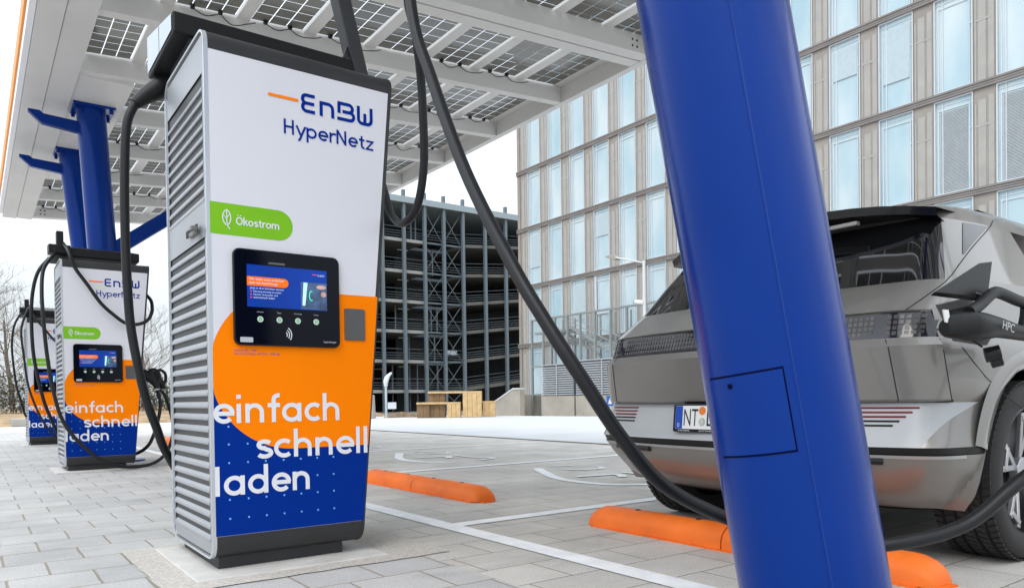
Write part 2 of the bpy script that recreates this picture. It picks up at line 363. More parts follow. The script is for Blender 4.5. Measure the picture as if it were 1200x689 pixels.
# ------------------------------------------------------------------ wheel stops
def make_stop():
    root = thing('wheel_stop', 'x', 'wheel stop', group='orange wheel stops at the head of the bays')
    Lh = .90; hw = .092; H = .108; nn = 12
    for sg in (0, 1):
        g = MB(); ys = [0.004]+[Lh-.11+.11*sin(radians(a)) for a in (0, 20, 40, 55, 68, 80, 90)]; hs = [1]+[cos(radians(a))**.7 for a in (0, 20, 40, 55, 68, 80)]+[.02]
        rings = []
        for y, h in zip(ys, hs):
            ring = []
            for k in range(nn+1):
                a = pi*k/nn; x = -hw*cos(a)*(.62+.38*h); z = .006+(H-.006)*h*(sin(a)**.72 if 0 < k < nn else 0)
                ring.append(g.bm.verts.new((x, y if sg else -y, z)))
            rings.append(ring)
        for A, B in zip(rings, rings[1:]):
            for q in range(nn): f = g.bm.faces.new((A[q], A[q+1], B[q+1], B[q])); f.smooth = True
        g.bm.faces.new(rings[0]); h = g.build('rubber_half', m_stop, root, smooth=60)
        for q in (.22, .66):
            g = MB(); yy = q*Lh*(1 if sg else -1); g.lathe([(.001, .004), (.013, .004), (.016, 0)], (0, yy, H-.002), (0, 0, 1), 14); g.build('fixing_bolt', m_dark, h)
        g = MB(); yy = sorted((s_*(Lh-.07) if 0 else (Lh-.07)*(1 if sg else -1) for s_ in (1,))) [0]; y2 = (Lh+.028)*(1 if sg else -1)
        g.prism([(-.075, yy, 0), (.075, yy, 0), (.045, y2, 0), (-.045, y2, 0)], (0, 0, .007)); g.build('end_flange', m_stop, root)
        g = MB(); g.box((-hw-.012, min(.0, (Lh-.05)*(1 if sg else -1)), 0), (hw+.012, max(0., (Lh-.05)*(1 if sg else -1)), .0055)); g.build('base_strip', m_stop, root)
    return root
st = make_stop()
for i, (y, lab) in enumerate(((2.12, 'orange rubber wheel stop under the rear of the grey car'), (5.01, 'orange rubber wheel stop just right of the nearest charging station'),
                              (7.91, 'orange wheel stop hidden mostly behind the nearest charging station'), (10.81, 'orange wheel stop right of the middle charging station, nearer one'),
                              (13.71, 'orange wheel stop right of the middle charging station, farther one'))):
    o = st if i == 0 else copy_tree(st)
    o.location = (2.78, y, 0); o['label'] = lab

# ------------------------------------------------------------------ canopy
ZC = lambda x: 4.58+.07*(x-6.3)
canopy = thing('solar_canopy', 'white steel carport canopy roofed with see-through solar panels and orange edge strip', 'canopy', (3.5, 7, 0))
def cpart(g, name, m, bevel=0): 
    bmesh.ops.translate(g.bm, verts=g.bm.verts[:], vec=(-3.5, -7, 0)); return g.build(name, m, canopy, bevel=bevel)
Y0, Y1 = -3.0, 16.62; HB = .22
def xbeam(g, x0, x1, y0, y1, h=HB, zo=0.):
    vs = []
    for x in (x0, x1):
        z = ZC(x)+zo; vs.append([(x, y0, z), (x, y1, z), (x, y1, z+h), (x, y0, z+h)])
    g.prism(vs[0], (x1-x0, 0, ZC(x1)-ZC(x0)))
# left longitudinal box, fascia, orange edge
g = MB(); g.box((.53, Y0, ZC(.53)), (.742, Y1, ZC(.53)+.30)); cpart(g, 'gutter_panel', m_white_steel)
g = MB(); g.box((.749, Y0, ZC(.75)-.004), (.99, Y1, ZC(.75)+.30)); cpart(g, 'edge_girder', m_white_steel)
g = MB(); g.box((.472, Y0, ZC(.5)+.004), (.526, Y1-.3, ZC(.5)+.34)); cpart(g, 'fascia', mat('fascia_white', (.85, .86, .88), .3, var=.01))
g = MB(); g.box((.452, Y0, ZC(.5)+.13), (.470, Y1-.6, ZC(.5)+.31)); cpart(g, 'fascia_edge_strip', m_orange_edge)
g = MB(); xbeam(g, 6.36, 6.46, Y0, Y1, HB+.03, -.003); g.box((6.22, Y0, ZC(6.3)+HB-.02), (6.358, Y1, ZC(6.3)+HB+.02)); cpart(g, 'edge_girder', m_white_steel)
ycs = [7.58+1.49*k for k in range(-7, 7)]
for k, yc in enumerate(ycs):
    g = MB()
    if abs(yc-6.09) < .02 or k == 0:
        xbeam(g, .995, 6.355, yc-.17, yc-.012); xbeam(g, .995, 6.355, yc+.012, yc+.165); xbeam(g, .995, 6.355, yc-.012, yc+.012, .1, .03)
    elif k == len(ycs)-1: xbeam(g, .995, 6.355, yc-.06, yc+.10)
    else: xbeam(g, .995, 6.355, yc-.06, yc+.06)
    cpart(g, 'cross_beam', m_white_steel)
    if abs(yc-6.09) < .02:
        for dx in (0, .07):
            for dz in (.06, .13): g = MB(); g.cyl((6.06+dx, yc-.173, ZC(6.1)+dz), (6.06+dx, yc-.169, ZC(6.1)+dz), .013, 12); cpart(g, 'bolt_hole', m_dark)
    if k == len(ycs)-1:
        for dx in (0, .07):
            for dz in (.06, .13): g = MB(); g.cyl((1.12+dx, yc-.064, ZC(1.1)+dz), (1.12+dx, yc-.059, ZC(1.1)+dz), .013, 12); cpart(g, 'bolt_hole', m_dark)
# column head plates (white) where the blue columns meet the girder
for ya, yb in ((9.13, 13.50), (.19, 4.55)):
    g = MB(); g.box((.995, ya, ZC(1.0)-.002), (1.53, yb, ZC(1.0)+.14)); cpart(g, 'column_head_box', m_white_steel)
# rails and solar modules
xr_ = [1.03, 1.495, 2.19, 2.875, 3.555, 4.24, 4.925, 5.61, 6.265]
g = MB()
for x in xr_[1:-1]:
    for a, b in zip(ycs, ycs[1:]):
        z = ZC(x)+HB-.034; g.box((x-.004, a+.06 if abs(a-6.09) > .02 else a+.17, z), (x+.119, b-.045 if abs(b-6.09) > .02 else b-.165, z+.04))
cpart(g, 'module_rail', m_white_steel)
CELLV = {}
def module(x0, x1, y0, y1):
    W = x1-x0; H = y1-y0; nx = max(2, round(W/.165)); ny = max(3, round(H/.165)); gp = .0045
    gc = MB(); z = lambda x: ZC(x)+HB-.015
    ex = .020; cw = (W-2*ex)/nx; ch = (H-2*ex)/ny
    for i in range(nx):
        for j in range(ny):
            a = x0+ex+i*cw+gp; b = x0+ex+(i+1)*cw-gp; c = y0+ex+j*ch+gp*.6; d = y0+ex+(j+1)*ch-gp*.6
            gc.face([(a, c, z(a)), (a, d, z(a)), (b, d, z(b)), (b, c, z(b))])
    return gc
for k, (a, b) in enumerate(zip(ycs, ycs[1:])):
    if b < 1.5: continue
    for i in range(8):
        if i == 0 and (9.0 < (a+b)/2 < 13.55 or .19 < (a+b)/2 < 4.6): continue
        x0 = xr_[i]+(.115 if i else 0); x1 = xr_[i+1]
        ya = a+.06; yb = b-.05
        gm = MB(); gm.face([(x0, ya, ZC(x0)+HB-.008), (x0, yb, ZC(x0)+HB-.008), (x1, yb, ZC(x1)+HB-.008), (x1, ya, ZC(x1)+HB-.008)])
        bmesh.ops.translate(gm.bm, verts=gm.bm.verts[:], vec=(-3.5, -7, 0)); pane = gm.build('solar_panel', m_gap, canopy)
        gc = module(x0, x1, ya, yb); bmesh.ops.translate(gc.bm, verts=gc.bm.verts[:], vec=(-3.5, -7, 0)); gc.build('solar_cells', m_cell, pane, fix=False)
# junction boxes with leads near the beams
random.seed(3)
for k, yc in enumerate(ycs[4:], 4):
    for i in range(8):
        if i == 0 and 9.0 < yc < 13.6: continue
        x0 = xr_[i]+(.115 if i else 0); x1 = xr_[i+1]
        ys = yc-.09; zz = lambda x: ZC(x)+HB-.022
        if random.random() < .4: continue
        g = MB(); px = []
        for fx in (.28, .72):
            x = x0+(x1-x0)*fx; g.box((x-.017, ys-.022, zz(x)-.022), (x+.017, ys+.018, zz(x)+.012)); px.append(x)
        xa, xb = px
        g.tube(catmull([(xa, ys, zz(xa)-.02), ((xa+xb)/2, ys+.025, zz(xa)-.03-random.random()*.015), (xb, ys, zz(xb)-.02)], 5), .0045, 5)
        if i < 7: g.tube(catmull([(xb, ys, zz(xb)-.02), (xb+.12, ys+.03, zz(xb)-.045-random.random()*.04), (xb+.27, ys+.025, zz(xb)-.03), (xb+.34, ys, zz(xb)-.01)], 5), .0045, 5)
        elif k % 3 == 1: g.tube(catmull([(xb, ys, zz(xb)-.02), (xb+.04, ys+.02, zz(xb)-.10), (xb-.02, ys+.028, zz(xb)-.17)], 5), .007, 5)
        cpart(g, 'junction_cable', m_plastic)
# blue columns (welded to the canopy)
def column(base, top, r, hatch=False, brace=True, arm_y=None):
    g = MB(); g.cyl(base, top, r, 64); bmesh.ops.translate(g.bm, verts=g.bm.verts[:], vec=(-3.5, -7, 0))
    c = g.build('column', m_blue, canopy)
    O = Vector((-3.5, -7, 0)); b = Vector(base); t = Vector(top); ax = (t-b).normalized()
    g = MB(); x, y = top[0], top[1]; z = ZC(1.0)-.004
    g.box((x-.20, y-.20, z-.028), (x+.24, y+.20, z)); bmesh.ops.translate(g.bm, verts=g.bm.verts[:], vec=O); g.build('flange', m_blue, c, bevel=.004)
    for a in (-.17, .20):
        for d in (-.15, .15): g = MB(); g.cyl((x+a, y+d, z-.075), (x+a, y+d, z-.028), .022, 8); bmesh.ops.translate(g.bm, verts=g.bm.verts[:], vec=O); g.build('flange_bolt', m_blue, c)
    g = MB(); g.cyl((base[0], base[1], 0), (base[0], base[1], .02), r+.12, 32); bmesh.ops.translate(g.bm, verts=g.bm.verts[:], vec=O); g.build('base_plate', m_blue, c)
    # gutter arm with an angled end
    p = b.lerp(t, .940)
    g = MB(); yy = p.y
    poly = [(p.x-.1, yy-.04, p.z-.06), (.72, yy-.04, p.z-.02), (.585, yy-.04, p.z+.10), (.585, yy-.04, p.z+.125), (.70, yy-.04, p.z+.125), (.735, yy-.04, p.z+.095), (p.x-.1, yy-.04, p.z+.075)]
    g.prism([Vector(q)+O for q in poly], (0, .08, 0)); g.build('gutter_arm', m_blue, c, bevel=.006)
    if brace:
        p = b.lerp(t, .60); x1 = 3.75; z1 = ZC(x1)-.02
        g = MB(); yb = p.y
        g.bar(Vector((p.x+.05, yb, p.z-.02))+O, Vector((x1, yb, z1-.06))+O, .16, .16); 
        g.bar(Vector((p.x+.05, yb, p.z-.10))+O, Vector((x1, yb, z1-.14))+O, .20, .02)
        g.build('brace', m_blue, c, bevel=.004)
    # long weld seam
    if hatch:
        side = Vector((0, 0, 1)).cross(ax); 
        e1 = ax.cross(Vector((0, 1, 0))).normalized(); e2 = ax.cross(e1)
        def cp(s, a, rr): return b+ax*s+(e1*cos(a)+e2*sin(a))*rr+O
        view = (Vector((0, 0, .69))-b.lerp(t, .15)); a_v = atan2(view.dot(e2), view.dot(e1))
        def ang(P): 
            q = Vector(P)-b; return atan2(q.dot(e2), q.dot(e1)), q.dot(ax)
        aL, sT = ang((1.381, 1.112, .728)); aR, s2 = ang((1.405, .941, .748)); _, sB = ang((1.424, .926, .571))
        if aR-aL > pi: aR -= 2*pi
        if aL-aR > pi: aL -= 2*pi
        def patch(g, a0, a1, s0, s1, rr):
            n = 14; A = [g.bm.verts.new(cp(s0, a0+(a1-a0)*i/n, rr)) for i in range(n+1)]; B = [g.bm.verts.new(cp(s1, a0+(a1-a0)*i/n, rr)) for i in range(n+1)]
            for i in range(n): f = g.bm.faces.new((A[i], A[i+1], B[i+1], B[i])); f.smooth = True
            for f in g.bm.faces:
                f.normal_update()
                if f.normal.dot(f.calc_center_median()-O-(b+ax*((f.calc_center_median()-O-b).dot(ax)))) < 0: f.normal_flip()
        da = .015; ds = .0030
        lo, hi = min(aL, aR), max(aL, aR)
        g = MB(); patch(g, lo-da, hi+da, sB-ds, sT+ds, r+.0012); h = g.build('inspection_hatch', m_blue_dark, c, fix=False)
        g = MB(); patch(g, lo+da*.4, hi-da*.4, sB+ds*.6, sT-ds*.6, r+.0030)
        h2 = g.build('hatch_cover', m_blue, h, fix=False)
        g = MB(); mid = lo+(hi-lo)*(.35 if aL < aR else .65); pc = cp(sT-.022, mid, r+.002); nn = (e1*cos(mid)+e2*sin(mid))
        g.lathe([(.0001, .003), (.006, .003), (.007, 0)], pc, nn, 16); g.build('hatch_lock', m_blue_dark, h)
        sa = aR + (aR-aL)*.12; g = MB(); g.tube([cp(.0, sa, r-.002), cp((t-b).length, sa, r-.002)], .0042, 6); g.build('weld_seam', m_blue, c)
    return c
column((1.626, .967, 0), (1.114, 1.417, 4.2), .168, hatch=True)
column((1.447, 10.1, 0), (1.218, 10.1, 4.2), .158)
column((1.606, 12.0, 0), (1.195, 12.0, 4.2), .158, brace=False)

# ------------------------------------------------------------------ charging stations
FR = lambda p, off: Vector((p[0], -.0030-off, p[1]))
xrt = lambda z: .656+(z-.15)*.0856
def make_charger():
    root = thing('charging_station', 'x', 'charging station', group='charging stations in a row')
    D = .72; ZT = 2.19; ZB = .058
    # carcass: dark shell with rounded top and bottom edges (profile in y,z, swept across x with slanted right side)
    def prof(r=.07, inset=0.):
        out = []
        for cy, cz, a0 in ((D-r, ZB+r, -90), (D-r, ZT-r, 0), (r, ZT-r, 90), (r, ZB+r, 180)):
            for k in range(7):
                a = radians(a0+90*k/6); out.append((cy+(r-inset)*cos(a), cz+(r-inset)*sin(a)))
        return out
    pf = prof(); g = MB()
    A = [g.bm.verts.new((.012, y, z)) for y, z in pf]; B = [g.bm.verts.new((xrt(z)-.012, y, z)) for y, z in pf]
    g.bm.faces.new(A); g.bm.faces.new(B[::-1]); n = len(pf)
    for i in range(n): g.bm.faces.new((A[i], B[i], B[(i+1) % n], A[(i+1) % n]))
    g.build('cabinet', m_anth, root, smooth=35)
    # side frames, louvres
    for side in (0, 1):
        X = (lambda z: 0.0) if side == 0 else (lambda z: xrt(z)); sg = -1 if side == 0 else 1
        g = MB(); po = prof(.07, -.002); pi_ = prof(.07, .008); n = len(po)
        for rr, dx0, dx1 in ((0, .0, .0),):
            O1 = [g.bm.verts.new((X(z)-sg*.016, y, z)) for y, z in po]; O2 = [g.bm.verts.new((X(z)+sg*.001, y, z)) for y, z in po]
            I2 = [g.bm.verts.new((X(z)+sg*.001, y, z)) for y, z in pi_]; I1 = [g.bm.verts.new((X(z)-sg*.012, y, z)) for y, z in pi_]
            for P, Q in ((O1, O2), (O2, I2), (I2, I1)):
                for i in range(n): g.bm.faces.new((P[i], P[(i+1) % n], Q[(i+1) % n], Q[i]))
        fr = g.build('side_frame', m_trim if side == 0 else m_anth, root, smooth=35)
        # panel with louvre openings: bands of plain sheet plus tilted slats
        g = MB(); yA, yB = .018, D-.018; xf = lambda z: X(z)-sg*.006
        def sheet(z0, z1, ya=yA, yb=yB): g.face([(xf(z0), ya, z0), (xf(z0), yb, z0), (xf(z1), yb, z1), (xf(z1), ya, z1)])
        sheet(2.02, 2.125, .009, D-.009); sheet(2.125, 2.17, .03, D-.03); sheet(ZB+.055, .125, .009, D-.009); sheet(ZB+.018, ZB+.055, .03, D-.03)
        sheet(.125, 2.02, .009, .056); sheet(.125, 2.02, D-.024, D-.009)
        zl = .125; lock0, lock1 = 1.36, 1.46
        while zl < 2.02-.02:
            z1 = zl+.0495
            if zl > lock0-.02 and zl < lock1:
                if zl <= lock0+.03: sheet(zl, lock1+.045, .056, D-.024); zl = lock1+.045; continue
            xo = xf(zl); d = .015*sg
            # slat: outer lip then slopes inwards upward
            pr = [(xo-.012*sg, zl+.001), (xo+.001*sg, zl), (xo+.003*sg, zl+.005), (xo+.001*sg, zl+.014), (xo-d, zl+.042)]
            q0 = [g.bm.verts.new((x, .056, z)) for x, z in pr]; q1 = [g.bm.verts.new((x, D-.024, z)) for x, z in pr]
            for i in range(4): g.bm.faces.new((q0[i], q1[i], q1[i+1], q0[i+1]))
            g.bm.faces.new(q0); g.bm.faces.new(q1)
            zl = z1
        g.build('louvre_panel', m_silver, root, fix=False)
        g = MB(); xx = (lambda z: X(z)-sg*.040)
        g.face([(xx(.12), .06, .12), (xx(.12), D-.05, .12), (xx(2.03), D-.05, 2.03), (xx(2.03), .06, 2.03)]); g.build('louvre_backing', m_dark, root)
        if side == 0:
            g = MB(); g.box((-.012, .12, 1.395), (-.004, .30, 1.425)); g.build('lock_slot', m_dark, root, bevel=.003)
            g = MB(); g.box((-.030, .10, 1.372), (-.012, .17, 1.392)); g.box((-.036, .10, 1.392), (-.010, .128, 1.412)); g.build('door_lock', mat('lock_metal', (.20, .19, .18), .35, metal=.8, var=.1), root, bevel=.003)
    # plinth
    g = MB(); g.box((.035, .06, 0.008), (xrt(.06)-.075, D-.06, ZB+.01)); g.build('plinth', m_plinth, root, bevel=.003)
    # front: printed sheet, dark band edges
    zt, zb = 2.100, .152
    g = MB(); g.face([(.012, -.0015, zb), (xrt(zb)-.006, -.0015, zb), (xrt(zt)-.006, -.0015, zt), (.012, -.0015, zt)]); g.build('front_panel', m_pwhite, root)
    g = MB(); g.box((.004, -.0012, zb-.004), (.0115, .006, zt+.002)); g.build('front_edge', m_dark, root)
    # prints
    cxo, czo, ro = .335, .828, .335
    leftarc = [(max(.0125, cxo-ro*sin(a)), czo-ro*cos(a)) for a in [pi*k/40 for k in range(41)]]     # bottom -> left -> top
    g = MB(); P = leftarc+[(xrt(czo+ro)-.006, czo+ro), (xrt(czo-ro)-.006, czo-ro)]
    g.face([FR(p, -.0008) for p in P]); bmesh.ops.triangulate(g.bm, faces=g.bm.faces[:]); g.build('orange_print', m_porange, root)
    la = [p for p in leftarc[:21]]
    g = MB(); xl = [p[0] for p in la]
    for (xa, za_), (xb, zb2) in zip(la[1:], la[:-1]):
        if xb-xa > 1e-5: g.face([FR(p, -.0008) for p in ((xa, zb+.001), (xb, zb+.001), (xb, zb2), (xa, za_))])
    g.face([FR(p, -.0008) for p in ((cxo, zb+.001), (xrt(zb)-.006, zb+.001), (xrt(czo-ro)-.006, czo-ro), (cxo, czo-ro))])
    bmesh.ops.remove_doubles(g.bm, verts=g.bm.verts[:], dist=.00005); g.build('blue_print', m_pblue, root)
    g = MB()
    for i, xd in enumerate((.068, .143, .216, .291, .365, .438, .512)):
        for zd in (.221, .298, .372, .447, .522, .594):
            if zd > .41 and (xd-cxo)**2+(zd-czo)**2 < (ro+.012)**2: continue
            if zd > .48: 
                if xd > .2: continue
            if zd == .372 and xd < .42: continue
            if zd == .298 and .42 > xd > .30: pass
            g.face([FR((xd+.0042*cos(a), zd+.0042*sin(a)), 0) for a in [2*pi*k/12 for k in range(12)]])
    g.build('dot_pattern', m_dot, root)
    g = MB()
    word(g, 'einfach', .010, .549, .6075, .0785, .0178, FR, .0003)
    word(g, 'schnell', .1755, .683, .4575, .0785, .0178, FR, .0003)
    word(g, 'laden', .0125, .408, .3150, .0785, .0178, FR, .0003)
    g.build('slogan_lettering', m_ink, root)
    # logo
    g = MB(); ribbon(g, [(.258, 1.9732), (.377, 1.9732)], .0125, FR, .0003)
    for xx in (.258, .377): g.face([FR((xx+.00625*cos(a), 1.9732+.00625*sin(a)), .00035) for a in [2*pi*k/14 for k in range(14)]])
    g.build('logo_dash', m_porange, root)
    g = MB(); W = .0145; z0, z1 = 1.9365, 2.0045; zm = (z0+z1)/2; k = .0003
    def rc(pts, i): ribbon(g, pts, W, FR, k+i*.00007)
    q = .022
    def qa(cx, cz, a0, a1, r=q): return arc(cx, cz, r, r, a0, a1, 8)
    # E: two soft lobes, open to the right
    rc([(.4555, z1)] + [(.4555-.02, z1)] + qa(.4170, z1-.016, 90, 180, .016)[0:] + qa(.4170, zm+.016, 180, 270, .016), 0)
    rc([(.4525, zm), (.4170, zm)], 1)
    rc(qa(.4170, zm-.016, 90, 180, .016) + qa(.4170, z0+.016, 180, 270, .016) + [(.4555, z0)], 2)
    # n
    rc([(.4835, z0-.007), (.4835, z0+.052)], 0); rc([(.4835-.007, z0+.050), (.516, z0+.050)] + qa(.516, z0+.030, 90, 0, .020) + [(.536, z0-.007)], 1)
    # B
    rc([(.566, zm-.010), (.566, z1)], 0); rc([(.559, z1), (.612, z1)] + qa(.612, z1-.017, 90, 0, .017) + qa(.612, zm+.017, 0, -90, .017) + [(.582, zm)], 1)
    rc([(.600, zm), (.618, zm)] + qa(.618, zm-.017, 90, 0, .017) + qa(.618, z0+.017, 0, -90, .017) + [(.557, z0)], 2)
    # W
    rc([(.658, z1+.007), (.658, z0+.022)] + qa(.676, z0+.018, 180, 270, .018) + [(.700, z0)] + qa(.700, z0+.020, 270, 360, .020) + [(.720, z1+.007)], 0)
    rc([(.689, z0), (.689, zm+.012)], 1)
    g.build('logo_lettering', m_logo, root); g = MB()
    word(g, 'HyperNetz', .317, .727, 1.8225, .0440, .0088, FR, .0003)
    g.build('logo_lettering', m_logo, root)
    # green band with leaf
    g = MB(); rr = .0635; cz = 1.4312
    P = [(.0123, cz-rr), (.285, cz-rr)] + arc(.285, cz, rr, rr, -90, 90, 18) + [(.0123, cz+rr)]
    g.face([FR(p, -.0008) for p in P]); bmesh.ops.triangulate(g.bm, faces=g.bm.faces[:]); gb = g.build('green_band', m_pgreen, root)
    g = MB(); word(g, 'Ökostrom', .1135, .291, 1.4125, .0225, .0052, FR, .0003)
    lx, lz = .077, 1.437
    ribbon(g, arc(lx+.010, lz, .026, .034, 115, 245, 14), .0042, FR, .0003); ribbon(g, arc(lx-.010, lz, .026, .034, 65, -65, 14), .0042, FR, .00037)
    ribbon(g, [(lx, lz+.032), (lx, lz-.02), (lx+.004, lz-.036), (lx+.012, lz-.046)], .0040, FR, .00044)
    ribbon(g, [(lx-.012, lz+.008), (lx, lz-.006)], .003, FR, .0005); ribbon(g, [(lx+.012, lz+.014), (lx, lz+.0)], .003, FR, .00056)
    g.build('green_lettering', m_ink, gb)
    # screen
    g = MB(); P = rrect(.094, .924, .547, 1.3175, .028); g.prism([(x, -.0025, z) for x, z in P], (0, -.016, 0)); sc = g.build('touch_screen', [m_plastic], root, bevel=.003)
    g = MB(); P = rrect(.099, .929, .542, 1.3125, .024); g.face([(x, -.0198, z) for x, z in P]); g.build('screen_glass', m_screen, sc)
    SC = lambda p, off: Vector((p[0], -.0202-off, p[1]))
    g = MB(); g.face([SC(p, 0) for p in ((.147, 1.098), (.488, 1.062), (.490, 1.2545), (.147, 1.2545))][:0] or [SC(p, 0) for p in ((.147, 1.082), (.488, 1.082), (.488, 1.2545), (.147, 1.2545))])
    g.build('display', mat('display_blue', (.004, .035, .26), .2, var=.3, scale=3, emit=.28, spec=.15), sc)
    g = MB(); P = [(.147, 1.168), (.300, 1.168)] + arc(.300, 1.187, .019, .019, -90, 90, 8) + [(.147, 1.206)]
    g.face([SC(p, .0004) for p in P]); g.build('display_banner', mat('display_orange', (.75, .14, .008), .3, var=0, emit=.25, spec=.15), sc)
    g = MB(); put_text(g, 'Wir laden noch einfacher', .155, 1.1915, .145, SC, .0008); put_text(g, 'dank mit AutoCharge', .155, 1.1765, .118, SC, .0008)
    put_text(g, 'Jetzt in drei Schritten starten', .158, 1.1555, .14, SC, .0008)
    put_text(g, 'Fahrzeug einmalig anmelden', .172, 1.1425, .115, SC, .0008); put_text(g, 'Stecker einstecken und', .172, 1.1300, .10, SC, .0008); put_text(g, 'automatisch laden', .172, 1.1175, .088, SC, .0008)
    put_text(g, 'EnBW', .448, 1.228, .030, SC, .0008)
    g.build('display_text', mat('display_white', (.55, .62, .75), .3, var=0, emit=.2), sc)
    g = MB()
    for z in (1.145, 1.1325, 1.120): g.face([SC((.163+.003*cos(a), z+.003*sin(a)), .0008) for a in [2*pi*k/8 for k in range(8)]])
    ribbon(g, [(.423, 1.234), (.444, 1.234)], .003, SC, .0008)
    g.build('display_mark', mat('display_red', (.8, .06, .10), .3, var=0, emit=.3), sc)
    g = MB(); g.face([SC(p, .0004) for p in ((.372, 1.085), (.487, 1.085), (.487, 1.200), (.372, 1.200))]); pic = g.build('display_picture', mat('display_dark_picture', (.03, .06, .13), .3, var=.9, scale=28, emit=.5), sc)
    g = MB(); g.face([SC(p, .0008) for p in ((.378, 1.1), (.390, 1.1), (.402, 1.198), (.384, 1.198))]); g.build('picture_stripe', mat('display_pale', (.35, .62, .9), .3, var=.3, scale=20, emit=.5), pic)
    g = MB(); ribbon(g, arc(.418, 1.143, .009, .020, 60, 300, 12), .004, SC, .0008); g.build('picture_ring', mat('display_green', (.05, .7, .3), .3, var=0, emit=.4), pic)
    g = MB(); g.face([SC((.462+.022*cos(a), 1.182+.009*sin(a)), .0008) for a in [2*pi*k/12 for k in range(12)]]); g.face([SC((.472+.012*cos(a), 1.152+.012*sin(a)), .0008) for a in [2*pi*k/12 for k in range(12)]]); g.build('picture_hand', mat('display_skin', (.45, .25, .22), .3, var=.4, scale=40, emit=.4), pic)
    for xb, kc in ((.1985, 0), (.278, 1), (.357, 2), (.4375, 3)):
        g = MB(); g.face([SC((xb+.0125*cos(a), 1.0325+.0125*sin(a)), .0004) for a in [2*pi*k/20 for k in range(20)]]); bt = g.build('button', mat('button_white', (.45, .58, .47), .35, var=.05, emit=.15), sc)
        g = MB(); ribbon(g, arc(xb, 1.0325, .005, .006, 0, 360, 12), .003, SC, .0008); g.build('button_symbol', mat('button_green', (.02, .30, .10) if kc < 1 else (.20, .28, .18), .4, var=0), bt)
    g = MB(); put_text(g, 'CHAdeMO', .186, 1.060, .026, SC, .0004); put_text(g, 'Type 2', .268, 1.060, .018, SC, .0004); put_text(g, 'CCS Combo', .340, 1.060, .034, SC, .0004); put_text(g, 'Service', .427, 1.060, .02, SC, .0004)
    put_text(g, 'hypercharger', .470, .945, .058, SC, .0004)
    for i in range(3): ribbon(g, arc(.300, .972, .010+.0095*i, .012+.0105*i, -38, 60, 8), .0042, SC, .0004)
    g.build('screen_symbols', mat('screen_print', (.62, .66, .72), .4, var=0), sc)
    g = MB(); P = rrect(.235, 1.262, .306, 1.270, .004, 3); g.face([SC(p, .0004) for p in P]); g.build('light_sensor', mat('sensor_grey', (.10, .11, .12), .4, var=0), sc)
    g = MB(); P = rrect(.116, .936, .168, .957, .003, 2); g.face([SC(p, .0004) for p in P]); g.build('sticker', mat('sticker_grey', (.45, .47, .5), .4, var=.05), sc)
    # card reader
    g = MB(); P = rrect(.574, .961, .671, 1.101, .006, 3); g.prism([(x, -.0022, z) for x, z in P], (0, -.006, 0)); g.build('card_reader', mat('reader_grey', (.085, .083, .085), .45, var=.05), root, bevel=.001)
    g = MB(); put_text(g, 'Station ID - 1081', .096, .9005, .092, FR, .0003); put_text(g, 'Service-Hotline +49 721 1299 08', .096, .886, .185, FR, .0003); g.build('service_text', m_fine, root)
    # roof unit rising towards the back, overhanging the left side
    g = MB(); pts = [(-.05, .283), (-.05, .83), (.78, .83), (.78, .283)]
    zl = [2.262, 2.255, 2.255, 2.262]; zh = [2.352, 2.46, 2.46, 2.352]
    A = [g.bm.verts.new((x, y, z)) for (x, y), z in zip(pts, zl)]; B = [g.bm.verts.new((x, y, z)) for (x, y), z in zip(pts, zh)]
    g.bm.faces.new(A); g.bm.faces.new(B)
    for i in range(4): g.bm.faces.new((A[i], A[(i+1) % 4], B[(i+1) % 4], B[i]))
    ru = g.build('roof_unit', mat('roof_black', (.007, .007, .008), .5, var=.1, spec=.3), root, bevel=.008)
    g = MB(); g.box((.02, .30, 2.185), (.74, .69, 2.262)); g.build('roof_neck', m_plinth, root)
    for ya, yb in ((.30, .545), (.555, .815)):
        zt_ = lambda y: 2.352+(y-.283)*.197
        g = MB(); g.face([(-.0535, ya, 2.276), (-.0535, yb, 2.274), (-.0535, yb, zt_(yb)-.012), (-.0535, ya, zt_(ya)-.012)]); g.build('side_reflector', mat('polished_panel', (.40, .46, .52), .25, metal=.2, var=.02), ru)
    return root
ch = make_charger()
CH = [ch]
for i in range(2): CH.append(copy_tree(ch))
for o, loc, lab in zip(CH, ((.77, 3.098, 0), (.76, 8.81, 0), (.775, 15.05, 0)),
        ('tall orange, blue and white charging station nearest to the viewer', 'middle charging station of the row, standing just in front of the two blue columns', 'farthest charging station, partly hidden behind the middle one')):
    o.location = loc; o['label'] = lab
# mast with cable arm: one on each station roof
def mast(ci, pts, br, label):
    base = Vector(CH[ci].location)
    t = thing('cable_mast', label, 'cable mast', pts[0], 'cable masts on the charging stations')
    o = Vector(pts[0])
    g = MB()
    for a, b in zip(pts, pts[1:]): g.bar(Vector(a)-o, Vector(b)-o, .070, .085, (0, 1, 0))
    g.build('mast_arm', m_anth, t, bevel=.006)
    g = MB(); g.bar(Vector(br[0])-o, Vector(br[1])-o, .02, .02); g.build('brace_strut', m_anth, t)
    return t
mast(0, [(1.605, 3.42, 2.20), (1.455, 3.40, 2.75), (1.42, 3.10, 3.15), (1.36, 2.72, 3.28)], [(1.47, 3.40, 2.26), (1.535, 3.40, 2.46)], 'black cable mast on the roof of the nearest charging station')
def boot(pts, rad, label, grp='cable guides on the charging stations'):
    o = Vector(pts[0]); t = MB(); t.tube([Vector(p)-o for p in catmull(pts, 5)], 0, 14, True, [rad[0]+(rad[1]-rad[0])*k/(5*(len(pts)-1)) for k in range(5*(len(pts)-1)+1)])
    b = t.build('cable_guide', m_plastic, loc=o); tag(b, label, 'cable guide', grp); return b
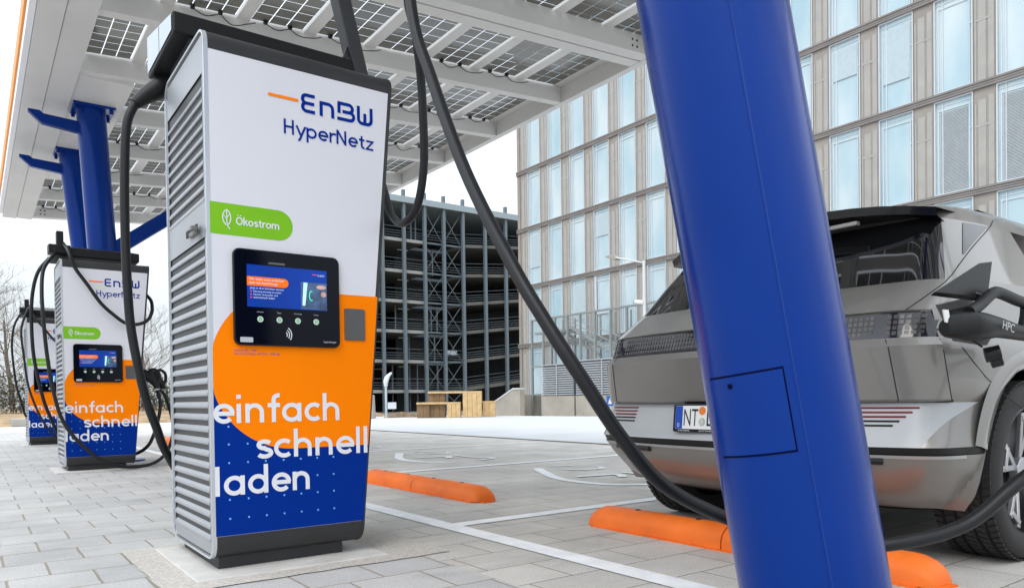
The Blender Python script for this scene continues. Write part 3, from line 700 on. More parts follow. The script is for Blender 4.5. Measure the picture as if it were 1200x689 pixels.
boot([(.86, 3.88, 2.30), (.772, 3.88, 2.215), (.704, 3.88, 2.157), (.652, 3.88, 2.105)], (.062, .026), 'black tapered cable guide at the back left roof corner of the nearest charging station')
for ci, z in ((1, 9.5), (2, 15.65)):
    g = MB(); o = Vector((.80 if ci == 1 else .82, z-.35, 2.30)); g.box((-.045, -.05, 0), (.02, .05, .22)); g.box((-.12, -.09, -.02), (.08, .09, .07)); b = g.build('cable_guide', m_plastic, loc=o, bevel=.008)
    tag(b, 'black cable guide post on the roof of the middle charging station' if ci == 1 else 'black cable guide post on the roof of the farthest charging station', 'cable guide', 'cable guides on the charging stations')

# ------------------------------------------------------------------ cables
def cable(pts, r, label, n=8, seg=14):
    o = Vector(pts[0]); P = catmull(pts, n)
    t = thing('charging_cable', label, 'charging cable', o, 'black charging cables')
    g = MB(); g.tube([p-o for p in P], r, seg); g.build('hose', m_rubber, t); return t, o
main = [(1.345, 2.70, 3.25), (1.33, 2.55, 2.95), (1.292, 2.40, 2.45), (1.254, 2.266, 2.008),(1.249, 2.141, 1.758),(1.225, 1.904, 1.385),(1.216, 1.657, 1.061),(1.245, 1.546, .892),(1.296, 1.470, .749),(1.405, 1.424, .577),(1.547, 1.404, .442),(1.761, 1.370, .338),(1.959, 1.224, .251),(2.090, 1.067, .263),(2.267, .939, .315),(2.406, .840, .446),(2.70, .73, .60),(3.05, .72, .74),(3.24, .84, .83),(3.20, .98, .875),(3.06, 1.04, .885)]
ct, cto = cable(main, .0195, 'thick black cable swinging past the blue column to the grey car', 8, 18)
cable([(1.37, 2.74, 3.22), (1.37, 2.62, 2.8), (1.365, 2.51, 2.4), (1.387, 2.544, 2.229),(1.433, 2.571, 2.122),(1.496, 2.646, 1.999),(1.526, 2.684, 1.845),(1.550, 2.725, 1.685),(1.558, 2.779, 1.556),(1.557, 2.840, 1.490),(1.562, 2.960, 1.477),(1.619, 3.168, 1.574),(1.689, 3.367, 1.731),(1.72, 3.50, 1.86),(1.68, 3.60, 1.9)], .0175, 'black cable hanging in a loop right of the nearest charging station')
cable([(.652, 3.88, 2.105),(.621, 3.88, 2.027),(.608, 3.88, 1.925),(.600, 3.88, 1.704),(.599, 3.88, 1.465),(.603, 3.88, 1.265),(.613, 3.88, 1.066),(.642, 3.88, .865),(.679, 3.90, .703),(.722, 3.92, .579),(.771, 3.95, .450),(.88, 4.0, .30),(1.1, 4.02, .2),(1.4, 3.98, .35),(1.5, 3.84, .7)], .0205, 'black cable curving down left of the nearest charging station')
cable([(.80, 9.15, 2.42),(.732, 9.45, 2.308),(.611, 9.45, 2.131),(.552, 9.45, 1.88),(.538, 9.45, 1.559),(.554, 9.45, 1.194),(.624, 9.45, .781),(.698, 9.5, .549),(.79, 9.58, .342),(.95, 9.62, .216)], .018, 'black cable at the left side of the middle charging station, outer one')
cable([(.80, 9.15, 2.36),(.697, 9.0, 2.214),(.615, 8.85, 2.056),(.590, 8.75, 1.831),(.595, 8.7, 1.55),(.618, 8.7, 1.207),(.656, 8.7, .893),(.723, 8.7, .584),(.836, 8.68, .365),(1.035, 8.66, .147),(1.22, 8.66, .047),(1.427, 8.7, .03),(1.579, 8.8, .045),(1.702, 8.9, .105),(1.794, 9, .218),(1.854, 9.1, .425),(1.807, 9.15, .718),(1.72, 9.15, .90)], .018, 'black cable sweeping along the ground before the middle charging station')
cable([(.82, 9.15, 2.40),(.831, 8.78, 2.26),(.874, 8.72, 2.095),(.984, 8.72, 1.927),(1.104, 8.72, 1.742),(1.227, 8.72, 1.621),(1.338, 8.72, 1.542),(1.444, 8.72, 1.538),(1.545, 8.74, 1.586),(1.612, 8.85, 1.696),(1.634, 9, 1.826),(1.60, 9.1, 1.912)], .018, 'black cable draped across the white front of the middle charging station')
cable([(1.675, 9, .862),(1.706, 9, .671),(1.658, 9, .434),(1.585, 9, .247),(1.49, 9.1, .15),(1.42, 9.3, .12)], .018, 'short black cable hanging right of the middle charging station')
cable([(.88, 15.45, 2.42),(.807, 15.5, 2.396),(.647, 15.5, 2.134),(.59, 15.5, 1.776),(.607, 15.5, 1.362),(.649, 15.5, .992),(.717, 15.5, .694),(.77, 15.6, .513),(.90, 15.8, .361)], .018, 'black cable at the left side of the farthest charging station, outer one')
cable([(.86, 15.25, 2.40),(.797, 14.95, 2.297),(.700, 14.85, 1.963),(.727, 14.85, 1.508),(.778, 14.85, 1.036),(.891, 14.85, .632),(1.008, 14.85, .362),(1.152, 14.85, .145),(1.288, 14.85, .037),(1.442, 14.85, .059),(1.56, 14.9, .233)], .018, 'black cable hanging before the blue base of the farthest charging station')
cable([(.86, 15.25, 2.42),(.871, 14.9, 2.213),(1.019, 14.9, 2.011),(1.164, 14.9, 1.813),(1.312, 14.9, 1.686),(1.477, 14.9, 1.646),(1.6, 14.95, 1.769),(1.63, 15.1, 1.919)], .018, 'black cable draped across the front of the farthest charging station')
# parked connectors beside the middle station
for i, (x, y, lab) in enumerate(((1.60, 8.93, 'black charging plug parked at the middle charging station, left of a pair'), (1.70, 9.12, 'black charging plug parked at the middle charging station, right of a pair'))):
    t = thing('charging_plug', lab, 'charging plug', (x, y, .88), 'charging plugs parked at the middle station')
    g = MB(); g.tube([(-.10, .02, .15), (-.04, .01, .13), (.02, 0, .07), (.05, 0, .02), (.072, 0, -.03)], 0, 12, True, [.052, .055, .045, .032, .026]); g.build('plug_body', m_plastic, t, smooth=50)
    g = MB(); g.tube(catmull([(-.02, 0, .18), (.04, 0, .19), (.085, 0, .15), (.09, 0, .08), (.06, 0, .02)], 4), .016, 8); g.build('plug_handle', m_plastic, t)
    g = MB(); g.cyl((.062, 0, -.01), (.072, 0, -.035), .027, 12); g.build('cable_gland', mat('gland_grey', (.4, .42, .44), .4, var=.05), t)

# ------------------------------------------------------------------ grey car
X0, YC = 2.64, 2.12
car = thing('parked_car', 'grey electric hatchback parked tail-first with its charging flap open', 'car', (X0, YC, 0))
m_carp = mat('grey_car_paint', (.235, .222, .207), .36, metal=.40, var=.02, scale=2, coat=.65)
m_cars = mat('silver_car_panel', (.43, .44, .45), .48, metal=.15, var=.02, coat=.1)
m_carg = mat('black_car_glass', (.006, .006, .007), .03, var=0, spec=.7)
m_carb = mat('black_car_trim', (.009, .009, .010), .35, var=.05, spec=.35)
m_lampg = mat('smoked_lamp_glass', (.018, .019, .024), .08, var=0, spec=.6)
m_under = mat('underbody', (.01, .01, .01), .8, var=.1)
ROWS = [ # z, rear centre, corner l, corner w, side w, front l
 (.24, .24, .36, .72, .86, 4.40), (.30, .12, .27, .775, .90, 4.52), (.40, .035, .20, .83, .935, 4.60), (.465, .01, .165, .855, .945, 4.62), (.495, .0, .155, .862, .945, 4.62),
 (.525, .02, .17, .855, .943, 4.62), (.655, .085, .21, .825, .932, 4.60), (.668, .05, .19, .842, .936, 4.60), (.866, .0, .15, .825, .932, 4.56), (.896, .030, .160, .803, .921, 4.53),
 (.898, .05, .17, .795, .918, 4.52), (.992, .085, .185, .772, .900, 4.42), (1.0, .068, .175, .772, .898, 4.35), (1.06, .17, .26, .765, .888, 3.75), (1.13, .285, .36, .755, .872, 3.45), (1.29, .42, .49, .70, .79, 3.1),
 (1.42, .53, .60, .645, .725, 2.85), (1.50, .66, .72, .60, .67, 2.62), (1.555, .95, 1.02, .52, .58, 2.35), (1.575, 1.25, 1.3, .40, .45, 2.1)]
def rowp(z):
    if z <= ROWS[0][0]: return ROWS[0][1:]
    for a, b in zip(ROWS, ROWS[1:]):
        if z <= b[0]+1e-9:
            t = (z-a[0])/(b[0]-a[0]); return [p+(q-p)*t for p, q in zip(a[1:], b[1:])]
    return ROWS[-1][1:]
NJ = 9
def outl(z):
    lc, lo, wo_, ws, lf = rowp(z)
    c = [(lc, 0), (lc+(lo-lc)*.16, .45*wo_), (lc+(lo-lc)*.52, .80*wo_), (lo, wo_), (lo+.13, wo_+.62*(ws-wo_)), (lo+.38, ws), (1.25, ws), (1.9, ws), (min(2.7, lf-.9), ws), (lf-.55, ws-.02), (lf-.2, ws-.13), (lf-.03, .6*ws), (lf, 0)]
    return [(p[0], p[1]) for p in catmull([(a, b, 0) for a, b in c], NJ)]
NP = len(outl(.5))
WHL = [(.81, .367), (3.80, .367)]
def samp(o, fj):
    i = max(0, min(int(fj), NP-2)); t = fj-i; return (o[i][0]+(o[i+1][0]-o[i][0])*t, o[i][1]+(o[i+1][1]-o[i][1])*t)
def fw_at(z, ww):           # float index on the rear part of the outline where the half-width equals ww
    o = outl(z)
    for i in range(JA+10):
        if o[i][1] <= ww <= o[i+1][1]: return i+(ww-o[i][1])/(o[i+1][1]-o[i][1]+1e-9)
    return JA
def panel(g, zs, j0, j1, side, off=0., arch=.43):
    rows = []
    for z in zs:
        o = outl(z); r = []
        f0 = j0(z) if callable(j0) else j0; f1 = j1(z) if callable(j1) else j1
        n = 60 if (callable(j0) or callable(j1)) else j1-j0
        for q in range(n+1):
            fj = f0+(f1-f0)*q/n; l, w_ = samp(o, fj)
            if off:
                a = samp(o, max(fj-1, 0)); b = samp(o, min(fj+1, NP-1)); nn = Vector((-(b[1]-a[1]), b[0]-a[0])); nn.normalize(); l += nn[0]*off; w_ += nn[1]*off
            zz = z
            if arch and w_ > .6:
                for cl, cz in WHL:
                    d = sqrt((l-cl)**2+(zz-cz)**2)
                    if d < arch:
                        if zz < cz: l = cl+(1 if l > cl else -1)*sqrt(arch*arch-(zz-cz)**2)
                        else: k = arch/max(d, 1e-3); l, zz = cl+(l-cl)*k, cz+(zz-cz)*k
            r.append((l, w_*side, zz))
        rows.append(r)
    V = [[g.bm.verts.new(p) for p in r] for r in rows]
    for A, B in zip(V, V[1:]):
        for i in range(len(A)-1):
            c = (A[i].co+A[i+1].co+B[i+1].co+B[i].co)/4
            if arch and abs(c.y) > .6 and any((c.x-cl)**2+(c.z-cz)**2 < (arch*.985)**2 for cl, cz in WHL): continue
            try:
                f = g.bm.faces.new((A[i], A[i+1], B[i+1], B[i])); f.smooth = True
            except ValueError: pass
def zr(a, b, n): return [a+(b-a)*k/n for k in range(n+1)]
def cpan(name, zs, m, j0=0, j1=None, sides=(-1, 1), off=0., parent=None, arch=.43, split=False):
    if j1 is None: j1 = NP-1
    if split: return [cpan(name, zs, m, j0, j1, (q,), off, parent[q] if isinstance(parent, dict) else parent, arch) for q in sides]
    g = MB()
    for q in sides: panel(g, zs, j0, j1, q, off, arch)
    bmesh.ops.remove_doubles(g.bm, verts=g.bm.verts[:], dist=.0004)
    return g.build(name, m, parent or car, smooth=35)
JC = 3*NJ          # corner index
JS = 5*NJ          # start of straight side
JA = JC+NJ
cpan('rear_bumper', [.24, .27, .30, .33, .36, .40, .43, .462], m_carp)
cpan('bumper_strip', [.462, .478, .492], m_carb, off=-.004)
cpan('bumper_edge', [.449, .4615], mat('bright_edge', (.5, .5, .5), .3, metal=.7, var=0), 0, JA, off=.0025)
WL = lambda z: fw_at(z, .825+(z-.492)/.163*.085)
bump = cpan('bumper_panel', [.492, .51, .525]+zr(.545, .655, 6), m_cars, 0, WL)
cpan('bumper_corner', [.492, .51, .525]+zr(.545, .655, 6), m_carp, WL, JA+8, split=True)
cpan('sill_panel', [.492, .51, .525]+zr(.545, .655, 6), m_carp, JA+8, NP-1)
cpan('body_side', [.655, .70, .75, .80, .85, .888, .92, .96, 1.0, 1.03, 1.06, 1.095, 1.13], m_carp, JA-4, NP-1)
cpan('tailgate', [.655, .668]+zr(.69, .862, 6)+[.866, .875, .886, .896, .8975], m_carp, 0, JA-4)
lamp = cpan('tail_lamp', zr(.8975, .993, 3), m_lampg, 0, JC+6)
cpan('hatch', [.993, 1.0, 1.03, 1.06, 1.095, 1.13], m_carp, 0, JA-4)
cpan('rear_window', zr(1.13, 1.42, 8), m_carg, 0, JC+4)
cpan('rear_pillar', zr(1.13, 1.42, 8), m_carp, JC+4, JS+8, split=True)
cpan('side_window', zr(1.13, 1.42, 6), m_carg, JS+8, 9*NJ, split=True)
cpan('windscreen', zr(1.13, 1.42, 6), m_carg, 9*NJ, NP-1)
g = MB()
for s in (-1, 1): panel(g, zr(1.42, 1.555, 8)+[1.575], 0, NP-1, s)
o = outl(1.575); g.face([(l, w_, 1.575) for l, w_ in o]+[(l, -w_, 1.575) for l, w_ in o[::-1][1:-1]])
bmesh.ops.remove_doubles(g.bm, verts=g.bm.verts[:], dist=.0004); g.build('roof', m_carp, car, smooth=35)
g = MB(); o = outl(.245); g.face([(l, w_*.98, .235) for l, w_ in o]+[(l, -w_*.98, .235) for l, w_ in o[::-1][1:-1]])
for cl, cz in WHL:
    for s in (-1, 1):      # inner wheel wells
        ar = [(cl+.445*cos(radians(a)), cz+.445*sin(radians(a))) for a in range(2, 180, 8)]
        for (xa, za_), (xb, zb_) in zip(ar, ar[1:]): g.face([(xa, s*.83, za_), (xb, s*.83, zb_), (xb, s*.60, zb_), (xa, s*.60, za_)])
        g.face([(a_, s*.60, b_) for a_, b_ in ar])
g.build('underbody', m_under, car)
# roof spoiler: gloss black blade with a bright lower strip
g = MB(); prof_ = []
for k in range(15):
    t = -1+2*k/14; w_ = .70*t; l = .40+.14*abs(t)**2.6; prof_.append((l, w_, 1.475-.05*abs(t)**3))
tp = [g.bm.verts.new((l, w_, z+.022)) for l, w_, z in prof_]; bt = [g.bm.verts.new((l+.015, w_, z-.012)) for l, w_, z in prof_]
tf_ = [g.bm.verts.new((l+.36, w_*.93, 1.535-.06*abs(w_/.70)**2)) for l, w_, z in prof_]; bf = [g.bm.verts.new((l+.25, w_*.95, z-.03)) for l, w_, z in prof_]
for A, B in ((tf_, tp), (tp, bt), (bt, bf)):
    for i in range(14): f = g.bm.faces.new((A[i], A[i+1], B[i+1], B[i])); f.smooth = True
sp = g.build('spoiler', mat('gloss_black', (.006, .006, .007), .15, var=0, coat=.2), car, smooth=40)
g = MB(); g.bar((.46, -.42, 1.425), (.46, .42, 1.425), .03, .018); g.build('brake_light', mat('brake_strip', (.35, .33, .31), .25, metal=.4, var=.05), sp, bevel=.003)
# seams
def seam(pts, name='panel_seam', r=.0019, m=m_dark):
    for s in (-1, 1): g = MB(); g.tube([(l, s*w_, z) for l, w_, z in pts], r, 6); g.build(name, m, car)
def on(j, z, off=.0): l, w_ = outl(z)[j]; return (l-off, w_, z)
seam([on(JC-6, z, .001) for z in [.66, .668]+zr(.70, .86, 4)+[.888, .897]])
seam([on(JA-4, z, .0) for z in zr(.668, .888, 5)])
seam([on(int(JC-6+k), .993+.0, .001) for k in range(0, 9)])
seam([on(j, .661, -.012) for j in range(0, JA-3, 2)], 'tailgate_gap', .006)
SJ = lambda z: JC-1+(z-1.0)/.42*(JS+1.5-JC)
seam([(lambda p: (p[0]-.001, p[1]+.002, p[2]))(samp(outl(z), SJ(z))+(z,)) for z in zr(1.0, 1.46, 12)])
cpan('pillar_glass', zr(1.25, 1.41, 6), m_carg, lambda z: SJ(z)-1.2-6.0*(z-1.25)/.16, lambda z: SJ(z)-.7, split=True, off=.003)
seam([(lambda p: (p[0], p[1]+.0005, p[2]))(samp(outl(z), JC+8+(.9-z)*45)+(z,)) for z in zr(.50, .90, 8)])
# pixel grid in the tail lamp
for s in (-1, 1):
   for seg in ((1, 33), (35, 44)):
    g = MB()
    for zi in range(4):
        z0 = .908+zi*.0205; z1 = z0+.0145
        for q in range(*seg):
            def at_w(z, ww):
                o = outl(z)
                for a, b in zip(o[:JC+4], o[1:JC+5]):
                    if a[1] <= ww <= b[1]: t = (ww-a[1])/(b[1]-a[1]+1e-9); return (a[0]+(b[0]-a[0])*t-.0025, s*ww, z)
                return None
            wa = .02+q*.0195; wb = wa+.0135
            P = [at_w(z0, wa), at_w(z0, wb), at_w(z1, wb), at_w(z1, wa)]
            if None in P: continue
            g.face(P)
    g.build('pixel_grid', mat('lamp_pixel', (.085, .078, .075), .25, var=.3, scale=30, metal=.3), lamp, fix=False)
# red and dark louvre lines in the bumper panel
for i in range(5):
    z = .637-.0165*i; ww0 = .565; ww1 = .80-.018*i
    for s in (-1, 1):
        g = MB(); pts = []
        for k in range(9):
            ww = ww0+(ww1-ww0)*k/8; o = outl(z)
            for a, b in zip(o[:JA], o[1:JA+1]):
                if a[1] <= ww <= b[1]: t = (ww-a[1])/(b[1]-a[1]+1e-9); pts.append((a[0]+(b[0]-a[0])*t-.001, s*ww, z)); break
        g.tube(pts, .0042, 6)
        g.build('reflector_line' if i < 3 else 'bumper_groove', mat('reflector_red', (.20, .012, .018), .3, var=.1) if i < 3 else m_carb, bump)
# reflector slot, parking sensor
g = MB()
for s in (-1, 1): g = MB(); g.tube([on(j, .438, .0015)[:1]+(s*on(j, .438)[1], .438) for j in (10, 13, 16, 19)], .014, 8); g.build('bumper_slot', m_carb, car)
# plate
pl = MB(); PX = .004
lw = .26
tf_p = lambda p, off: Vector((PX+.012+(p[1]-.59)*.10-off, -p[0]-.035, p[1]))       # p=(screen-right, z); screen-right is -w
g = MB(); g.prism([tf_p(p, 0) for p in rrect(-lw-.012, .528, lw+.012, .652, .006, 2)], (.075, 0, 0)); plate = g.build('number_plate', m_carb, car)
g = MB(); g.face([tf_p(p, .0015) for p in rrect(-lw, .542, lw, .648, .006, 2)]); g.build('plate_field', mat('plate_white', (.80, .80, .79), .35, var=.01), plate)
g = MB(); g.face([tf_p(p, .0022) for p in rrect(-lw+.001, .543, -lw+.044, .647, .005, 2)]); g.build('plate_band', mat('plate_blue', (.012, .07, .42), .35, var=.02), plate)
g = MB(); put_text(g, 'NT', -lw+.052, .557, .082, tf_p, .0024, .076); g.build('plate_lettering', m_dark, plate); g = MB(); put_text(g, 'L', -lw+.184, .557, .034, tf_p, .0024, .076); g.build('plate_lettering', m_dark, plate)
g = MB(); put_text(g, 'D', -lw+.016, .551, .012, tf_p, .0030, .017); put_text(g, 'AUTOHAUS SCHREIBER', -lw+.14, .5315, .19, tf_p, .0008, .0065); put_text(g, 'MOBIL', -lw+.02, .5315, .07, tf_p, .0008, .0065); g.build('plate_small_lettering', m_ink, plate)
for cz, m_ in ((.625, mat('seal_orange', (.75, .20, .03), .4, var=.05)), (.575, mat('seal_silver', (.55, .55, .50), .4, var=.3, scale=60))):
    g = MB(); g.face([tf_p((-lw+.157+.019*cos(a), cz+.019*sin(a)), .0026) for a in [2*pi*k/20 for k in range(20)]]); g.build('plate_seal', m_, plate)
# wheel arches + wheels
m_clad = mat('pale_arch_trim', (.30, .29, .28), .38, metal=.4, var=.03, coat=.4)
for cl, cz in WHL:
    for s in (-1, 1):
        g = MB(); n = 40; rings = []
        for k in range(n+1):
            a = radians(8+(165-8)*k/n); ring = []
            for rr, ww in ((.412, .90), (.418, .936), (.43, .943), (.475, .942), (.50, .930)):
                l = cl+rr*cos(a); wl = outl(max(.3, cz+rr*sin(a)))
                ring.append(g.bm.verts.new((l, s*ww, cz+rr*sin(a))))
            rings.append(ring)
        for A, B in zip(rings, rings[1:]):
            for i in range(4): f = g.bm.faces.new((A[i], A[i+1], B[i+1], B[i])); f.smooth = True
        g.build('wheel_arch', m_carp, car)
def tyre_mat():
    m = bpy.data.materials.new('tyre_rubber'); m.use_nodes = True; n = m.node_tree; b = n.nodes['Principled BSDF']; k = n.links.new
    b.inputs['Base Color'].default_value = (.022, .021, .021, 1); b.inputs['Roughness'].default_value = .75
    return m
m_tyre = tyre_mat(); m_rimb = mat('black_rim', (.015, .015, .016), .3, var=.05); m_rims = mat('polished_rim', (.42, .42, .43), .3, metal=.7, var=.03)
for cl, cz in WHL:
    for s in (-1, 1):
        wr = bpy.data.objects.new('wheel', None); COL.objects.link(wr); wr.parent = car; wr.location = (cl+.055, s*.80, cz)
        g = MB(); R = .3665
        pr = [(.255, -.105), (.285, -.125), (.325, -.126), (.350, -.118), (.359, -.104)]
        for a in (-.075, -.028, .028, .075): pr += [(R-.001, a-.006), (R-.009, a-.005), (R-.009, a+.005), (R-.001, a+.006)]
        pr += [(.359, .104), (.350, .118), (.325, .126), (.285, .125), (.255, .105)]
        g.lathe([(r_, h) for r_, h in pr], (0, 0, 0), (0, s, 0), 72)
        # tread blocks
        nb = 72
        for k in range(nb):
            a = 2*pi*k/nb
            for h0, h1, sl_ in ((-.112, -.083, .30), (-.067, -.036, -.32), (-.020, .020, .32), (.036, .067, .32), (.083, .112, -.30)):
                q = []
                for rr in (R-.003, R+.0035):
                    for hh, aa in ((h0, a-.030), (h1, a-.030+sl_*.09), (h1, a+.030+sl_*.09), (h0, a+.030)):
                        q.append(g.bm.verts.new((cos(aa)*rr, hh*s, sin(aa)*rr)))
                for f in ((3,2,1,0),(4,5,6,7),(0,1,5,4),(1,2,6,5),(2,3,7,6),(3,0,4,7)): g.bm.faces.new([q[i] for i in f])
        g.build('tyre', m_tyre, wr)
        g = MB(); g.lathe([(.258, -.10), (.250, -.08), (.235, .05), (.255, .112), (.262, .110)], (0, 0, 0), (0, s, 0), 48); g.lathe([(.001, .045), (.24, .045)], (0, 0, 0), (0, s, 0), 40); g.build('rim', m_rimb, wr)
        g = MB()
        for k in range(5):
            a0 = 2*pi*k/5+.35
            for da in (-.19, .19):
                p0 = Vector((cos(a0)*.05, s*.075, sin(a0)*.05)); p1 = Vector((cos(a0+da)*.245, s*.105, sin(a0+da)*.245)); g.bar(p0, p1, .024, .018, (0, 1, 0))
            p0 = Vector((cos(a0-.21)*.225, s*.107, sin(a0-.21)*.225)); p1 = Vector((cos(a0+.21)*.225, s*.107, sin(a0+.21)*.225)); g.bar(p0, p1, .022, .016, (0, 1, 0))
        g.cyl((0, s*.06, 0), (0, s*.095, 0), .055, 20); g.build('spokes', m_rims, wr, bevel=.003)
# charging port on the rear right corner, open flap, loose cap
def CW(x, y, z): return (x-X0, y-YC, z)
g = MB(); P = [CW(*p) for p in ((2.66, 1.19, .99), (2.80, 1.155, 1.02), (2.95, 1.135, .905), (2.88, 1.135, .855), (2.73, 1.165, .868))]
g.prism(P, (.004, -.016, 0)); port = g.build('charging_port', mat('port_grey', (.10, .10, .10), .4, var=.1), car)
g = MB(); P = [CW(*p) for p in ((2.685, 1.168, .968), (2.79, 1.135, .99), (2.905, 1.115, .902), (2.86, 1.117, .873), (2.74, 1.143, .885))]; g.face(P); g.build('port_socket', m_dark, port)
g = MB(); P = [CW(*p) for p in ((2.408, 1.08, 1.002), (2.73, 1.08, 1.123), (2.831, 1.08, 1.138), (2.80, 1.08, 1.035), (2.77, 1.08, 1.006))]
g.prism(P, (.005, .016, -.010)); fl = g.build('charging_flap', mat('flap_black', (.009, .009, .009), .42, var=.06, spec=.3), port, bevel=.003)
g = MB(); g.tube(catmull([CW(2.69, 1.095, 1.02), CW(2.73, 1.08, 1.005), CW(2.745, 1.09, .97), CW(2.74, 1.13, .95)], 5), .012, 8); g.build('flap_hinge', m_carb, port)
g = MB(); g.tube([CW(2.80, 1.13, .87), CW(2.80, 1.10, .845)], .004, 6); g.cyl(CW(2.78, 1.085, .815), CW(2.80, 1.045, .825), .026, 14); g.cyl(CW(2.80, 1.075, .79), CW(2.815, 1.045, .80), .020, 12); g.build('port_cap', m_carb, port, bevel=.003)
g = MB(); P = [CW(*p) for p in ((2.455, 1.075, .950), (2.480, 1.07, .950), (2.494, 1.07, .908), (2.470, 1.075, .912))]; g.prism(P, (.001, .004, 0)); sk_ = g.build('port_sticker', mat('sticker_white', (.75, .75, .75), .4, var=0), port)
# connector on the cable
g = MB(); O = Vector(cto)
def K(x, y, z): return Vector((x, y, z))-O
g.tube([K(2.56, 1.10, .90), K(2.52, 1.07, .905), K(2.56, 1.05, .902), K(2.66, 1.045, .905), K(2.76, 1.04, .905), K(2.88, 1.04, .898), K(3.0, 1.04, .893), K(3.07, 1.04, .888)], 0, 18, True, [.034, .042, .048, .044, .034, .028, .025, .023])
con = g.build('connector', m_plastic, ct, smooth=50)
g = MB(); g.tube([K(2.58, 1.07, .905), K(2.66, 1.13, .91)], .040, 16); g.build('connector_nose', m_plastic, con)
g = MB(); g.tube(catmull([K(2.56, 1.045, .945), K(2.64, 1.045, .972), K(2.74, 1.045, 1.018), K(2.80, 1.045, 1.022), K(2.93, 1.045, 1.008), K(3.01, 1.045, .998), K(3.015, 1.045, .96), K(2.985, 1.045, .90)], 5), .019, 12); g.build('connector_grip', m_plastic, con)
g = MB(); TP = lambda p, off: K(p[0], .990-off-.012*0, p[1])
put_text(g, 'HPC', 2.665, .905, .125, lambda p, off: K(p[0]+(p[1]-.905)*.3,   .988+max(0, p[0]-2.66)*.10-off, p[1]-.012-(p[0]-2.66)*.06), .0, .028); g.build('connector_lettering', mat('print_grey', (.5, .5, .5), .5, var=0), con)

# ------------------------------------------------------------------ office building
XF = 27.8
m_pier = mat('beige_pier', (.30, .27, .24), .6, var=.10, scale=1.2)
m_pierl = mat('pale_pier_strip', (.37, .355, .33), .22, var=.08, scale=1.5)
m_band = mat('grey_brown_band', (.22, .20, .19), .6, var=.1, scale=2)
m_wf = mat('white_window_frame', (.58, .63, .66), .4, var=.02)
m_copper = mat('copper_edge', (.27, .18, .14), .5, var=.05)
def office_glass(name, col):
    m = bpy.data.materials.new(name); m.use_nodes = True; n = m.node_tree; b = n.nodes['Principled BSDF']; k = n.links.new
    gi = n.nodes.new('ShaderNodeObjectInfo'); t = n.nodes.new('ShaderNodeTexCoord'); mp_ = n.nodes.new('ShaderNodeMapping'); cv = n.nodes.new('ShaderNodeCombineXYZ')
    mu = n.nodes.new('ShaderNodeMath'); mu.operation = 'MULTIPLY'; mu.inputs[1].default_value = 37; k(gi.outputs['Random'], mu.inputs[0]); k(mu.outputs[0], cv.inputs[2]); k(cv.outputs[0], mp_.inputs['Location'])
    mp_.inputs['Scale'].default_value = (1, .45, .22); k(t.outputs['Object'], mp_.inputs['Vector'])
    z = n.nodes.new('ShaderNodeTexNoise'); z.inputs['Scale'].default_value = 1.1; z.inputs['Detail'].default_value = 3; k(mp_.outputs[0], z.inputs['Vector'])
    r = n.nodes.new('ShaderNodeValToRGB'); r.color_ramp.elements[0].position = .32; r.color_ramp.elements[1].position = .68
    r.color_ramp.elements[0].color = (col[0]*.70, col[1]*.82, col[2]*.88, 1); r.color_ramp.elements[1].color = (min(1, col[0]*1.18), min(1, col[1]*1.08), min(1, col[2]*1.05), 1)
    k(z.outputs['Fac'], r.inputs['Fac']); k(r.outputs['Color'], b.inputs['Base Color']); b.inputs['Roughness'].default_value = .07; b.inputs['Specular IOR Level'].default_value = .75
    return m
m_og = office_glass('office_glass', (.49, .61, .65)); m_blind = mat('grey_blind', (.40, .43, .45), .5, var=.06, scale=3)
off_ = thing('office_building', 'large office block with beige piers and pale blue floor-high windows', 'building', (XF, 20, -.3))
YL = 37.25; YR = 4.0; ZF = [-.3, 3.98, 7.54, 11.1, 14.66, 18.2, 21.8]
def op(g, name, m, bevel=0): bmesh.ops.translate(g.bm, verts=g.bm.verts[:], vec=(-XF, -20, .3)); return g.build(name, m, off_, bevel=bevel)
g = MB(); g.box((XF+.36, YR-6, -.3), (XF+16, YL, 22.6)); op(g, 'wall', mat('office_wall', (.30, .27, .24), .8, var=.1))
g = MB()
for z in ZF[1:]:
    for dz in (-.13, -.045, .04): g.box((XF-.06-.02*(dz > 0), YR-6, z+dz), (XF+.36, YL+.02, z+dz+.07))
    g.box((XF-.02, YR-6, z-.14), (XF+.355, YL+.01, z+.12))
op(g, 'floor_band', m_band)
YK = [10.482+1.98*n for n in range(-3, 14)]
g = MB(); g2 = MB(); g3 = MB()
for y in YK:
    for a, b in zip(ZF, ZF[1:]):
        za, zb_ = a+.12, b-.14
        if a < 0: za = -.28
        if b > 14 and y < 9: continue
        g.box((XF+.02, y+.0, za), (XF+.355, y+.695, zb_))
        for q, qq in ((.055, .17), (.30, .24), (.60, .05)): g2.box((XF+.008, y+q, za), (XF+.018, y+q+qq, zb_-.25-q*.4))
        g2.box((XF+.002, y+.10, za+2.05-.02*(y % 3)), (XF+.016, y+.60, za+2.10))
        for q in (-.008, .683): g3.box((XF+.0, y+q, za), (XF+.017, y+q+.018, zb_))
op(g, 'pier', m_pier); op(g2, 'pier_strip', m_pierl); op(g3, 'pier_edge', m_copper)
g = MB(); g.box((XF+.02, YL-.27, -.28), (XF+.357, YL, 22.4)); op(g, 'corner_pier', m_pier)
g = MB(); g.box((XF-.05, YR-6, 21.93), (XF+16, YL+.1, 22.7)); op(g, 'parapet', m_band)
